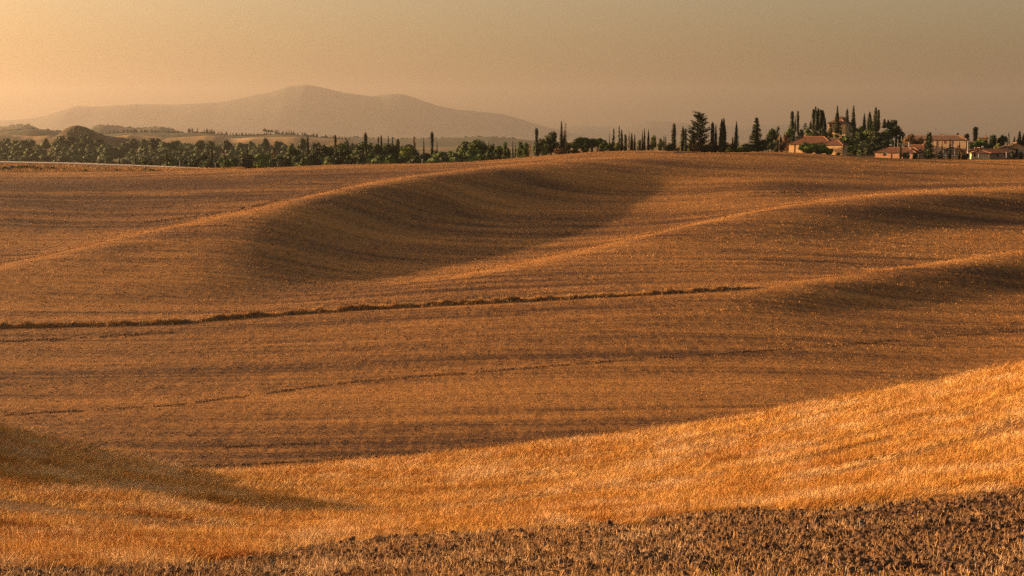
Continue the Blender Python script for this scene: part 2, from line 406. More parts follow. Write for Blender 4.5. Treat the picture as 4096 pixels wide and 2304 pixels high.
def roof_mat(name, c1, c2):
    m, nt, b = new_mat(name)
    uv = nt.nodes.new('ShaderNodeUVMap')
    sx = nt.nodes.new('ShaderNodeSeparateXYZ'); nt.links.new(uv.outputs[0], sx.inputs[0])
    wv = mathn(nt, 'SINE', mathn(nt, 'MULTIPLY', sx.outputs[0], 2 * math.pi / 0.42))
    tc = nt.nodes.new('ShaderNodeTexCoord')
    n = noise_node(nt, 1.6, 5, tc.outputs['Object'], 0.75)
    col = mixc(nt, ramp(nt, n.outputs[0], 0.3, 0.7), c2, c1)
    col = mixc(nt, mathn(nt, 'MULTIPLY_ADD', wv, 0.25, 0.25), col, tuple(v * 0.45 for v in c2))
    nt.links.new(col, b.inputs['Base Color'])
    bn = nt.nodes.new('ShaderNodeBump'); bn.inputs['Strength'].default_value = 0.8; bn.inputs['Distance'].default_value = 0.1
    nt.links.new(wv, bn.inputs['Height']); nt.links.new(bn.outputs[0], b.inputs['Normal'])
    return m
M['tiles'] = roof_mat("terracotta roof tiles", (0.17, 0.075, 0.045), (0.09, 0.042, 0.026))
M['tilesgrey'] = roof_mat("weathered roof tiles", (0.17, 0.10, 0.07), (0.10, 0.062, 0.046))
M['ridgetile'] = simple_mat("ridge tiles", (0.36, 0.18, 0.10), scale=3)

# ------------------------------------------------------------------ mesh builder
class MB:
    def __init__(s): s.v = []; s.f = []; s.uv = None
    def quad(s, a, b, c, d):
        n = len(s.v); s.v += [tuple(a), tuple(b), tuple(c), tuple(d)]; s.f.append((n, n + 1, n + 2, n + 3))
    def tri(s, a, b, c):
        n = len(s.v); s.v += [tuple(a), tuple(b), tuple(c)]; s.f.append((n, n + 1, n + 2))
    def box(s, x0, x1, y0, y1, z0, z1):
        n = len(s.v)
        s.v += [(x0, y0, z0), (x1, y0, z0), (x1, y1, z0), (x0, y1, z0), (x0, y0, z1), (x1, y0, z1), (x1, y1, z1), (x0, y1, z1)]
        for q in ((0, 3, 2, 1), (4, 5, 6, 7), (0, 1, 5, 4), (1, 2, 6, 5), (2, 3, 7, 6), (3, 0, 4, 7)): s.f.append(tuple(n + i for i in q))
    def tube(s, pts, rads, n=6):
        b0 = len(s.v)
        for k, (p, r) in enumerate(zip(pts, rads)):
            p = Vector(p)
            t = (Vector(pts[min(k + 1, len(pts) - 1)]) - Vector(pts[max(k - 1, 0)])).normalized()
            a = t.orthogonal().normalized(); c = t.cross(a)
            for i in range(n):
                w = 2 * math.pi * i / n
                s.v.append(tuple(p + a * (r * math.cos(w)) + c * (r * math.sin(w))))
        for k in range(len(pts) - 1):
            for i in range(n):
                j = (i + 1) % n
                s.f.append((b0 + k * n + i, b0 + k * n + j, b0 + (k + 1) * n + j, b0 + (k + 1) * n + i))
        s.f.append(tuple(b0 + i for i in range(n))[::-1]); s.f.append(tuple(b0 + (len(pts) - 1) * n + i for i in range(n)))
    def mesh(s, name, mat, smooth=False):
        me = bpy.data.meshes.new(name); me.from_pydata(s.v, [], s.f); me.update()
        if mat: me.materials.append(mat)
        if smooth: me.polygons.foreach_set('use_smooth', [True] * len(me.polygons))
        return me
def link(name, me, parent=None, loc=None):
    o = bpy.data.objects.new(name, me); COL.objects.link(o)
    if parent is not None: o.parent = parent
    if loc is not None: o.location = loc
    return o
def thing(name, label, cat, loc, rz=0.0, group=None):
    o = bpy.data.objects.new(name, None); COL.objects.link(o)
    o.location = loc; o.rotation_euler = (0, 0, rz); o.empty_display_size = 0.3
    o['label'] = label; o['category'] = cat
    if group: o['group'] = group
    return o
def tag(o, label=None, cat=None, group=None, kind=None):
    for k, v in (('label', label), ('category', cat), ('group', group), ('kind', kind)):
        if v: o[k] = v
    return o
def np_mesh(name, verts, faces, mat, smooth=True):
    me = bpy.data.meshes.new(name)
    verts = np.asarray(verts, np.float32); faces = np.asarray(faces, np.int32)
    k = faces.shape[1]
    me.vertices.add(len(verts)); me.vertices.foreach_set('co', verts.ravel())
    me.loops.add(faces.size); me.loops.foreach_set('vertex_index', faces.ravel())
    me.polygons.add(len(faces)); me.polygons.foreach_set('loop_start', np.arange(0, faces.size, k, dtype=np.int32))
    me.polygons.foreach_set('loop_total', np.full(len(faces), k, np.int32))
    me.update(calc_edges=True)
    if smooth: me.polygons.foreach_set('use_smooth', np.ones(len(faces), bool))
    if mat: me.materials.append(mat)
    return me
def grid_faces(n, m):
    i, j = np.meshgrid(np.arange(n - 1), np.arange(m - 1), indexing='ij')
    a = (i * m + j).ravel()
    return np.stack([a, a + m, a + m + 1, a + 1], 1)

# ------------------------------------------------------------------ where straw lies, soil shows, verge grass grows
EDGE_FRONT = polyY([(-300, 2304), (0, 2300), (700, 2275), (1100, 2222), (1500, 2158), (2100, 2110), (2500, 2092), (3000, 2045), (3500, 2005), (4096, 1955), (4400, 1930)])
DITCH_PX = [(-200, 1318), (0, 1312), (684, 1297), (954, 1272), (1431, 1240), (1972, 1212), (2480, 1185), (2798, 1169), (3069, 1150)]
FURROW_PX = [[(0, 1662), (700, 1622), (1400, 1530), (1900, 1490), (2500, 1442), (3100, 1400), (3600, 1360), (4096, 1322)],
             [(450, 1872), (900, 1866), (1300, 1842), (1900, 1800), (2600, 1728)],
             [(0, 1368), (350, 1352), (700, 1330)], [(900, 1790), (1300, 1772), (1480, 1768)],
             [(560, 893), (800, 865), (950, 840), (1120, 800)], [(3000, 772), (3300, 770)]]
def yi(curve, u): return np.interp(u, curve[0], curve[1])
def smst(a, b, x):
    t = np.clip((x - a) / (b - a), 0, 1); return t * t * (3 - 2 * t)
def band(y, yc, w): return np.exp(-((y - yc) / w) ** 2)
def cover(x, y):
    """straw (sunlit crests painted in), gold, green at points of the land"""
    u = x / y
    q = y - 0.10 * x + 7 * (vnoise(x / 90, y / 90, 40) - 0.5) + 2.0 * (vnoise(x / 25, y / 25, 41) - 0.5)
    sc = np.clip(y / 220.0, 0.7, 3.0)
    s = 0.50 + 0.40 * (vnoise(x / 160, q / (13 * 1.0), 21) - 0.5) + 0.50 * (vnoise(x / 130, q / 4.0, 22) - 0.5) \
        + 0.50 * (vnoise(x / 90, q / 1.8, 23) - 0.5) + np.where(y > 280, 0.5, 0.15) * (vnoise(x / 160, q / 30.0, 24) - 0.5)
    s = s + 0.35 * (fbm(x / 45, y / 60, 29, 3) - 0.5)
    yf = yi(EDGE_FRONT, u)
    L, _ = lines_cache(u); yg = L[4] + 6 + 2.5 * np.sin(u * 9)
    # straw bands on the crests, partly painting in the sunlit ridges, bare clay in the strip beyond the stubble
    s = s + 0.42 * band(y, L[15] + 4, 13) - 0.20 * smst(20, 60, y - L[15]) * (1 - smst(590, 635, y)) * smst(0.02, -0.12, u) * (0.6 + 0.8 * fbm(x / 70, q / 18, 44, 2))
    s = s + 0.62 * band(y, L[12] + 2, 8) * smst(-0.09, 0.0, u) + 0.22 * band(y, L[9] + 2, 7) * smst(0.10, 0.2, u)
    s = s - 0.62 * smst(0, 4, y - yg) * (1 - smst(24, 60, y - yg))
    s = s + 0.25 * smst(640, 655, y) * (y < 700)
    # gold stubble
    gold = smst(-0.4, 0.6, y - yf + 3.4 * (fbm(x / 2.6, y / 1.7, 31, 3) - 0.5)) * (1 - smst(-0.5, 0.8, y - yg))
    q2 = y - 0.022 * x * x
    sg = 0.85 + 0.6 * (fbm(x / 9, q2 / 1.3, 33, 3) - 0.5)
    s = s * (1 - gold) + sg * gold
    fr = 1 - smst(-0.5, 0.6, y - yf + 3.4 * (fbm(x / 2.6, y / 1.7, 31, 3) - 0.5))
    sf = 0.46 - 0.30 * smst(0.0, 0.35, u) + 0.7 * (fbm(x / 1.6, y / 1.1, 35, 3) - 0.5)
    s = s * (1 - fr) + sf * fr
    # verge before the road on the left, green scrub on the far valley floor
    verge = smst(641, 650, y) * (1 - smst(696, 699, y)) * (1 - smst(-0.22, -0.18, u))
    s = s + 0.35 * verge; gold = np.maximum(gold, verge * 0.6)
    s = s + 0.22 * (fbm(x / 6.0, q / 1.2, 27, 3) - 0.5) * (y < 300)
    green = verge * smst(0.45, 0.75, fbm(x / 9, y / 9, 50, 3)) * smst(-0.15, -0.35, u) * 0.9
    far = smst(715, 740, y)
    fg = smst(0.40, 0.55, fbm(x / 130, y / 260, 51, 3)) * smst(2300, 2700, y)
    green = np.maximum(green, far * (1 - 0.8 * fg))
    return np.clip(s, 0, 1.15), gold, green
_lc = {}
def lines_cache(u):
    if 'U' not in _lc:
        _lc['U'] = np.linspace(-2.7, 2.7, 4001); _lc['L'] = lines_at(_lc['U'])[0]
    i = np.clip(((u + 2.7) / 5.4 * 4000).astype(int), 0, 4000)
    return _lc['L'][:, i], None

# ------------------------------------------------------------------ ground sheet
verts = np.stack([XX.ravel(), YY.ravel(), HT.ravel()], 1)
me = np_mesh("ground", verts, grid_faces(len(U), len(YS)), M['field'])
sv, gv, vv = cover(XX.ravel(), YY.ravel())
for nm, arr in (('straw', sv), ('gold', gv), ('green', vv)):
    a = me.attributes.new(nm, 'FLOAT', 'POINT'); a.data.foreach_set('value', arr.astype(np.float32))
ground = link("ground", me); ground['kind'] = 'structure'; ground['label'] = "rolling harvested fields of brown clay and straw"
# the near hillside the photographer stands on, and the land behind
gx = np.linspace(-90, 90, 61); gy = np.linspace(-120, 12.6, 50)
GX, GY = np.meshgrid(gx, gy, indexing='ij')
GZ = -1.72 - 0.24 * np.maximum(GY, -120) * np.where(GY < 0, 0.25, 1) - 0.03
me = np_mesh("near_hillside", np.stack([GX.ravel(), GY.ravel(), GZ.ravel()], 1), grid_faces(61, 50), M['field'])
for nm, v in (('straw', 0.35), ('gold', 0.0), ('green', 0.0)):
    a = me.attributes.new(nm, 'FLOAT', 'POINT'); a.data.foreach_set('value', np.full(61 * 50, v, np.float32))
o = link("near_hillside", me); o['kind'] = 'structure'; o['label'] = "ploughed near hillside beneath the viewpoint"

# ------------------------------------------------------------------ scatter
def scatter(name, pts, rot, scl, proto_me, label, kind='stuff'):
    me = bpy.data.meshes.new(name + "_points")
    me.vertices.add(len(pts)); me.vertices.foreach_set('co', np.asarray(pts, np.float32).ravel())
    a = me.attributes.new('rot', 'FLOAT_VECTOR', 'POINT'); a.data.foreach_set('vector', np.asarray(rot, np.float32).ravel())
    a = me.attributes.new('scl', 'FLOAT_VECTOR', 'POINT'); a.data.foreach_set('vector', np.asarray(scl, np.float32).ravel())
    o = link(name, me)
    protos = proto_me if isinstance(proto_me, list) else [proto_me]
    ng = bpy.data.node_groups.new(name + " scatter", 'GeometryNodeTree')
    ng.interface.new_socket('Geometry', in_out='INPUT', socket_type='NodeSocketGeometry')
    ng.interface.new_socket('Geometry', in_out='OUTPUT', socket_type='NodeSocketGeometry')
    N, Lk = ng.nodes, ng.links
    gi = N.new('NodeGroupInput'); go = N.new('NodeGroupOutput')
    g2i = N.new('GeometryNodeGeometryToInstance')
    for k, pm in enumerate(protos[::-1]):
        po = bpy.data.objects.new(name + "_piece", pm)
        oi = N.new('GeometryNodeObjectInfo'); oi.inputs['Object'].default_value = po; oi.inputs['As Instance'].default_value = True
        Lk.new(oi.outputs['Geometry'], g2i.inputs[0])
    iop = N.new('GeometryNodeInstanceOnPoints')
    iop.inputs['Pick Instance'].default_value = True
    m2p = N.new('GeometryNodeMeshToPoints')
    Lk.new(gi.outputs[0], m2p.inputs[0]); Lk.new(m2p.outputs[0], iop.inputs['Points'])
    Lk.new(g2i.outputs[0], iop.inputs['Instance'])
    ar = N.new('GeometryNodeInputNamedAttribute'); ar.data_type = 'FLOAT_VECTOR'; ar.inputs['Name'].default_value = 'rot'
    asl = N.new('GeometryNodeInputNamedAttribute'); asl.data_type = 'FLOAT_VECTOR'; asl.inputs['Name'].default_value = 'scl'
    e2r = N.new('FunctionNodeEulerToRotation')
    Lk.new(ar.outputs[0], e2r.inputs[0]); Lk.new(e2r.outputs[0], iop.inputs['Rotation']); Lk.new(asl.outputs[0], iop.inputs['Scale'])
    Lk.new(iop.outputs[0], go.inputs[0])
    md = o.modifiers.new("scatter", 'NODES'); md.node_group = ng
    o['kind'] = kind; o['label'] = label
    return o
def tuft_mesh(name, n, spread, h, w, lean, mat, seed, flat=0.0):
    rd = random.Random(seed); b = MB()
    for _ in range(n):
        x, y = rd.gauss(0, spread), rd.gauss(0, spread)
        hh = h * rd.uniform(0.55, 1.2)
        a = rd.uniform(0, math.pi * 2)
        lx = lean * hh * rd.uniform(0.2, 1.6) + rd.gauss(0, 0.28) * hh; ly = rd.gauss(0, 0.3) * hh
        hz_ = hh
        if rd.random() < flat:
            lx, ly = rd.gauss(0, 1.0) * hh, rd.gauss(0, 1.0) * hh; hz_ = hh * rd.uniform(0.03, 0.3)
        dx, dy = math.cos(a) * w / 2, math.sin(a) * w / 2
        b.quad((x - dx, y - dy, -0.03), (x + dx, y + dy, -0.03), (x + lx + dx * 0.5, y + ly + dy * 0.5, hz_), (x + lx - dx * 0.5, y + ly - dy * 0.5, hz_ * 0.98))
    return b.mesh(name, mat)
def clod_mesh(name, seed):
    import bmesh
    bm = bmesh.new(); bmesh.ops.create_icosphere(bm, subdivisions=2, radius=1.0)
    rd = np.random.default_rng(seed); off = rd.uniform(0, 50, 3)
    for v in bm.verts:
        c = v.co
        k = 0.35 + 1.25 * float(fbm(c.x * 1.7 + off[0] + c.z, c.y * 1.7 + off[1] - c.z * 0.7, seed, 3))
        v.co = Vector((c.x * k * 1.2, c.y * k, c.z * k * 0.75 + 0.25))
    me = bpy.data.meshes.new(name); bm.to_mesh(me); bm.free(); me.materials.append(M['clod']); return me
def polar_points(n, y0, y1, ulim=0.42):
    u = rng.uniform(-ulim, ulim, n); y = np.exp(rng.uniform(math.log(y0), math.log(y1), n))
    return u * y, y
# golden stubble, standing in drilled sweeps, part of it flattened
gt = [tuft_mesh("stubble_tuft", 16, 0.11, 0.125, 0.008, 0.30, M['strawgold'], 100 + k, 0.10) for k in range(4)] + [tuft_mesh("flattened_tuft", 15, 0.13, 0.26, 0.009, 0.9, M['strawgold'], 110 + k, 0.55) for k in range(2)]
x, y = polar_points(330000, 22, 112, 0.55)
s, g, v = cover(x, y)
q2 = y - 0.022 * x * x
lay = 0.5 * fbm(x / 5.0, q2 / 0.9, 61, 4) + 0.5 * vnoise(x / 14, q2 / 2.2, 63)
k = (g > 0.4) & (rng.random(len(x)) < np.clip(3.4 * (lay - 0.30), 0.03, 1))
x, y, lay, q2 = x[k], y[k], lay[k], q2[k]; n = len(x)
hgt = 0.30 + 1.25 * lay + 0.25 * (vnoise(x / 3, q2 / 0.25, 64) - 0.5)
sc = np.clip(y / 40, 0.8, 2.0)
scatter("golden_stubble", np.stack([x, y, Hh(x, y)], 1), np.stack([rng.normal(0, 0.14, n), rng.normal(0, 0.2, n) + 0.5 * (vnoise(x / 2.5, y / 2.0, 65) - 0.35), rng.uniform(-0.9, 0.9, n)], 1),
        np.stack([sc * 1.05, sc * 1.05, hgt * np.clip(y / 60, 0.95, 1.3)], 1), gt, "golden cut stubble standing on the near slope")
# loose straw lying and standing in the near ploughed strip
ft = [tuft_mesh("straw_litter", 10, 0.12, 0.085, 0.009, 0.1, M['litter'], 200 + k, 0.82) for k in range(4)]
x, y = polar_points(115000, 19, 46, 0.6)
s, g, v = cover(x, y)
k = (g < 0.5) & (rng.random(len(x)) < np.clip(s * 1.3 + 0.12, 0, 1))
x, y = x[k], y[k]; n = len(x)
sc = rng.uniform(0.6, 1.25, n)
scatter("straw_litter", np.stack([x, y, Hh(x, y)], 1), np.stack([rng.normal(0, 0.2, n), rng.normal(0, 0.2, n), rng.uniform(0, 6.28, n)], 1),
        np.stack([sc, sc, sc], 1), ft, "loose straw littering the dark ploughed strip")
cm = [clod_mesh("clod", 300 + k) for k in range(4)]
x, y = polar_points(130000, 19, 46, 0.6)
s, g, v = cover(x, y)
k = (g < 0.5) & (rng.random(len(x)) < np.clip(1.0 - s * 1.1, 0.12, 1))
x, y = x[k], y[k]; n = len(x)
sc = 0.010 + 0.085 * rng.random(n) ** 6
cl = scatter("clods", np.stack([x, y, Hh(x, y) + sc * 0.1], 1), np.stack([rng.uniform(0, 6, n), rng.uniform(0, 6, n), rng.uniform(0, 6, n)], 1),
        np.stack([sc, sc, sc], 1), cm, "dark clay clods turned up in the near ploughed strip")
# stubble and straw over the far fields, and clods among it
sm = [tuft_mesh("field_straw", 9, 0.22, 0.17, 0.035, 0.15, M['straw'], 400 + k, 0.35) for k in range(4)]
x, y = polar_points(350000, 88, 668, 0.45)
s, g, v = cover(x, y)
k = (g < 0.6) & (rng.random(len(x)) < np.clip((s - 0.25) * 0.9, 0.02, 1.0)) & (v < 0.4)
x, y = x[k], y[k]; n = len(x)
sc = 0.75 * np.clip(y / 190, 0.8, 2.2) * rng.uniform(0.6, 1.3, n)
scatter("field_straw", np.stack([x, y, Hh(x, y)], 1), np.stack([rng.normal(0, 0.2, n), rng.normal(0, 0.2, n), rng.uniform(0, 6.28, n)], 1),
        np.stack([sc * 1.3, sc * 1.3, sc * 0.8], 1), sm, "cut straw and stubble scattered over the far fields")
x, y = polar_points(170000, 112, 660)
s, g, v = cover(x, y)
k = (g < 0.4) & (rng.random(len(x)) < np.clip(0.75 - s, 0.06, 1)) & (v < 0.4)
x, y = x[k], y[k]; n = len(x)
sc = (0.05 + 0.07 * rng.random(n) ** 2) * np.clip(y / 190, 0.8, 1.9)
scatter("field_clods", np.stack([x, y, Hh(x, y)], 1), rng.uniform(0, 6, (n, 3)), np.stack([sc, sc, sc], 1), cm, "clay clods scattered over the far fields")
# clods turned up along the plough furrows
P = []
for pl in FURROW_PX:
    for a, b in zip(pl[:-1], pl[1:]):
        for _ in range(int((b[0] - a[0]) / 1.6)):
            t = random.random(); px = a[0] + (b[0] - a[0]) * t
            if vnoise(px / 37, a[1], 71) < 0.22: continue
            p = ground_at(px, a[1] + (b[1] - a[1]) * t + random.gauss(0, 2.4), 95)
            P.append(p)
P = np.array([tuple(p) for p in P]); n = len(P)
sc = (0.045 + 0.08 * rng.random(n) ** 2) * np.clip(P[:, 1] / 190, 0.8, 2.2)
scatter("furrow_clods", P, rng.uniform(0, 6, (n, 3)), np.stack([sc * 1.3, sc, sc], 1), cm, "dark clods lined up along the plough furrows")

# ------------------------------------------------------------------ the ditch with its dry grass
du, dy = polyY(DITCH_PX, 200)
us = np.linspace(du[0], du[-1], 420)
cy = np.interp(us, du, dy)
cy = np.convolve(np.pad(cy, 8, mode='edge'), np.ones(17) / 17, 'valid')
cx = us * cy
fade = smst(us[0] - 0.001, us[0] + 0.01, us) * (1 - smst(us[-1] - 0.03, us[-1], us)) * (1 - 0.85 * np.exp(-((us - (760 - 2048) / F4) / 0.004) ** 2))
hb = 0.62 * np.clip(0.62 + 2.2 * (fbm(us * 260, us * 0, 81, 4) - 0.45), 0.12, 1.5) * fade
prof = [(-2.6, -0.45), (-1.3, -0.25), (-0.6, 0.10), (-0.25, 0.62), (0.1, 0.95), (0.8, 1.0), (1.6, 0.55), (2.6, -0.3)]
V = []
for i in range(len(us)):
    for k, (a, b) in enumerate(prof):
        jx = 0.25 * (vnoise(i * 0.7, k * 1.3, 83) - 0.5)
        yy_ = cy[i] + a + jx * 2; xx_ = cx[i] + jx
        V.append((xx_, yy_, hz(xx_, yy_) + b * hb[i] + (0.25 * (vnoise(i * 0.9, k * 2.1, 84) - 0.5) * fade[i] if 0 < k < 7 else 0)))
bank = link("ditch_bank", np_mesh("ditch_bank", V, grid_faces(len(us), len(prof)), M['clod'], False))
tag(bank, "dark earth ditch bank crossing the middle field", kind='structure')
n = 5200
i = rng.integers(4, len(us) - 4, n); i = i[rng.random(n) < fade[i] * (0.35 + 0.9 * fbm(us[i] * 300, us[i] * 0, 86, 2))]
n = len(i)
xx_ = cx[i] + rng.uniform(-0.2, 0.2, n); yy_ = cy[i] + rng.normal(0.15, 0.55, n)
zz_ = Hh(xx_, yy_) + hb[i] * np.interp(yy_ - cy[i], [p[0] for p in prof], [max(p[1], 0) for p in prof]) - 0.05
dg = [tuft_mesh("ditch_grass", 14, 0.16, 0.50, 0.030, 0.2, M['rustgrass'], 500 + k, 0.15) for k in range(3)]
sc = rng.uniform(0.5, 1.15, n)
scatter("ditch_grass", np.stack([xx_, yy_, zz_], 1), np.stack([rng.normal(0, 0.25, n), rng.normal(0, 0.25, n), rng.uniform(0, 6.28, n)], 1), np.stack([sc, sc, sc], 1), dg, "dry rusty grass hanging over the ditch bank")

# ------------------------------------------------------------------ road and verge on the left
def ribbon(name, pts, width, lift, mat, tilt=0.0):
    V = []
    for k, p in enumerate(pts):
        a = Vector(pts[max(k - 1, 0)]); b = Vector(pts[min(k + 1, len(pts) - 1)])
        d = (b - a); d.z = 0; d.normalize(); nrm = Vector((-d.y, d.x, 0))
        c = Vector(p)
        V += [tuple(c - nrm * width / 2 + Vector((0, 0, lift - 0.5))), tuple(c - nrm * width / 2 + Vector((0, 0, lift))),
              tuple(c + nrm * width / 2 + Vector((0, 0, lift + tilt))), tuple(c + nrm * width / 2 + Vector((0, 0, lift + tilt - 0.7)))]
    return np_mesh(name, V, grid_faces(len(pts), 4), mat, False)
rp = []
for px in range(-500, 1080, 40):
    row = np.interp(px, [-500, 0, 300, 620, 900, 1080], [640, 648, 654, 666, 678, 690])
    p = at(px, row, 700 - 0.004 * px); rp.append((p.x, p.y, p.z - 0.15))
rd_ = link("road", ribbon("road", rp, 7.5, 0.0, M['road'], 0.45)); tag(rd_, "pale country road curving past the field edge", kind='structure')

def marker(px, row_top, row_bot, Y, label, head=False):
    p = at(px, row_bot, Y); h = (row_bot - row_top) * mpp(Y)
    t = thing("roadside_post", label, "post", p, group="white posts along the road")
    b = MB(); b.box(-0.12, 0.12, -0.07, 0.07, -0.6, h * (0.82 if not head else 1.0)); link("post_shaft", b.mesh("post_shaft", M['white']), t)
    b = MB()
    if head: b.box(-0.22, 0.22, -0.13, 0.13, h, h + 0.35)
    else: b.box(-0.13, 0.13, -0.08, 0.08, h * 0.82 + 0.002, h)
    link("post_cap", b.mesh("post_cap", M['white']), t)
marker(35, 628, 650, 699, "tall thin white post standing behind the road, first from the photo's edge", True)
marker(292, 648, 656, 697, "short white marker post on the road edge below the scrubby brown mound")
marker(530, 654, 663, 696, "short white marker post on the road edge before a stubby cypress")
marker(659, 660, 670, 692, "short white marker post in front of a dark cypress by the road")
marker(719, 646, 669, 694, "tall white post with a square head beside the road end", True)
marker(861, 650, 674, 694, "thin pale pole in front of the bushes beyond the road end")
marker(3548, 611, 623, 690, "slanting white post before the low brick house wall")
marker(3674, 617, 627, 688, "short white marker post beside the two warning signs")
marker(3782, 615, 627, 686, "short white marker post between two slim cypresses in the village")
marker(3914, 616, 627, 686, "short white marker post before the low tiled porch")
marker(4025, 608, 628, 685, "broad white marker post at the far end of the low tiled house")

n = 5000
u_ = rng.uniform(-0.42, -0.19, n); y = rng.uniform(642, 698, n); x = u_ * y
g3 = [tuft_mesh("verge_tuft", 12, 0.35, 0.75, 0.05, 0.2, M['rustgrass'], 600 + k, 0.2) for k in range(3)]
sc = rng.uniform(0.5, 1.5, n) * (0.5 + fbm(x / 8, y / 8, 91, 3))
scatter("verge_grass", np.stack([x, y, Hh(x, y)], 1), np.stack([rng.normal(0, 0.2, n), rng.normal(0, 0.2, n), rng.uniform(0, 6.28, n)], 1), np.stack([sc, sc, sc], 1), g3, "dry golden grass on the verge below the road")
VERGE = [(20, 668, 40), (52, 664, 34), (90, 662, 46), (128, 664, 40), (150, 668, 34), (185, 664, 26), (205, 668, 36), (262, 672, 24), (340, 676, 20), (470, 674, 26), (585, 672, 40), (612, 676, 30)]
# ------------------------------------------------------------------ furrows on the crest of the far field
for k in range(13):
    px0 = 2681 + k * 7.2; px1 = px0 + 13 + 2.2 * k
    p0 = ground_at(px0, np.interp(px0, [2680, 2767], [596, 606]) + 1.0); p1 = ground_at(min(px1, px0 + 22), np.interp(px0, [2680, 2767], [613, 610]))
    b = MB()
    for q in range(6):
        a = p0.lerp(p1, q / 6); c = p0.lerp(p1, (q + 1) / 6)
        a.z = hz(a.x, a.y); c.z = hz(c.x, c.y)
        w = 0.28
        b.quad((a.x - w, a.y, a.z), (a.x, a.y, a.z + 0.28), (c.x, c.y, c.z + 0.28), (c.x - w, c.y, c.z))
        b.quad((a.x, a.y, a.z + 0.28), (a.x + w, a.y, a.z), (c.x + w, c.y, c.z), (c.x, c.y, c.z + 0.28))
    o = link("furrow_ridge", b.mesh("furrow_ridge", M['clod'])); o['kind'] = 'structure'

# ------------------------------------------------------------------ trees
def cards(b, pts, nrm, size, rd, jit=0.6, up=0.0):
    for p, n in zip(pts, nrm):
        n = (Vector(n) + Vector((rd.gauss(0, jit), rd.gauss(0, jit), rd.gauss(0, jit)))).normalized()
        a = n.orthogonal().normalized(); a.rotate(Matrix.Rotation(rd.uniform(0, 6.28), 3, n)); c = n.cross(a)
        if up: c = (c + Vector((0, 0, up))).normalized(); a = c.cross(n).normalized()
        s1, s2 = size * rd.uniform(0.5, 1.2), size * rd.uniform(0.5, 1.3)
        p = Vector(p)
        b.quad(p - a * s1 - c * s2 * 0.6, p + a * s1 * 0.9 - c * s2, p + a * s1 * 0.7 + c * s2, p - a * s1 + c * s2 * 0.8)
def core(b, c, r, rd):
    # rough dark heart of a leaf mass
    n = 7; m = 4; base = len(b.v)
    for j in range(m + 1):
        th = math.pi * j / m
        for i in range(n):
            w = 2 * math.pi * i / n; k = rd.uniform(0.8, 1.05)
            b.v.append((c[0] + r[0] * k * math.sin(th) * math.cos(w), c[1] + r[1] * k * math.sin(th) * math.sin(w), c[2] + r[2] * k * math.cos(th)))
    for j in range(m):
        for i in range(n):
            q = (i + 1) % n
            b.f.append((base + j * n + i, base + (j + 1) * n + i, base + (j + 1) * n + q, base + j * n + q))
def rnd_dir(rd):
    z = rd.uniform(-1, 1); w = rd.uniform(0, 6.28); s = math.sqrt(1 - z * z); return Vector((s * math.cos(w), s * math.sin(w), z))
# meshes are built at about real size: 10 m tall, scaled per tree
def broad_crown(seed, mat, lobes=11, ncard=95, dome=False, low=0.16):
    rd = random.Random(seed); b = MB()
    for k in range(lobes):
        if dome:
            w = rd.uniform(0, 6.28); rr = 4.0 * math.sqrt(rd.random()); c = Vector((rr * math.cos(w), rr * math.sin(w), 7.9 - rr * rr * 0.16)); r = Vector((1.7, 1.7, 1.6)) * rd.uniform(0.75, 1.15)
        else:
            d = rnd_dir(rd); t = rd.uniform(0.35, 1.0); c = Vector((d.x * 2.9 * t, d.y * 2.9 * t, 5.6 + d.z * 3.1 * t))
            if c.z < low * 10 + 1: c.z = low * 10 + 1
            r = Vector((1.9, 1.9, 1.6)) * rd.uniform(0.6, 1.15)
        core(b, c, r * 0.74, rd)
        P, N = [], []
        for _ in range(ncard):
            d = rnd_dir(rd)
            if dome and d.z < -0.3: d.z = -d.z
            k2 = rd.uniform(0.78, 1.12)
            P.append((c.x + d.x * r.x * k2, c.y + d.y * r.y * k2, c.z + d.z * r.z * k2)); N.append(d)
        cards(b, P, N, 0.24, rd)
    return b.mesh("broadleaf_crown", mat)
def bush_crown(seed, mat, lobes=14, ncard=90):
    rd = random.Random(seed); b = MB()
    for k in range(lobes):
        w = rd.uniform(0, 6.28); e = rd.uniform(0.05, 1.45); t = rd.uniform(0.5, 1.0)
        c = Vector((3.0 * t * math.cos(w) * math.cos(e), 3.0 * t * math.sin(w) * math.cos(e), 1.6 + 6.4 * t * math.sin(e)))
        r = Vector((1.6, 1.6, 1.8)) * rd.uniform(0.7, 1.15)
        core(b, c, r * 0.8, rd); P, N = [], []
        for _ in range(ncard):
            d = rnd_dir(rd); k2 = rd.uniform(0.8, 1.12); P.append((c.x + d.x * r.x * k2, c.y + d.y * r.y * k2, c.z + d.z * r.z * k2)); N.append(d)
        cards(b, P, N, 0.22, rd)
    core(b, (0, 0, 3.6), (3.0, 3.0, 3.6), rd)
    return b.mesh("bush_crown", mat)
def trunk_mesh(seed, h=5.0, r=0.28, limbs=5, spread=2.2, mat=None, top=6.0, fork=0.35):
    rd = random.Random(seed); b = MB()
    b.tube([(0, 0, -0.8), (rd.gauss(0, .1), rd.gauss(0, .1), h * 0.5), (rd.gauss(0, .2), rd.gauss(0, .2), h)], [r * 1.2, r * 0.9, r * 0.5])
    for k in range(limbs):
        z = h * rd.uniform(fork, 0.9); w = rd.uniform(0, 6.28); e = spread * rd.uniform(0.6, 1.1)
        b.tube([(0, 0, z), (e * 0.5 * math.cos(w), e * 0.5 * math.sin(w), z + (top - z) * 0.45), (e * math.cos(w), e * math.sin(w), top * rd.uniform(0.9, 1.1))], [r * 0.45, r * 0.3, r * 0.12], 5)
    return b.mesh("tree_trunk", mat or M['bark'])
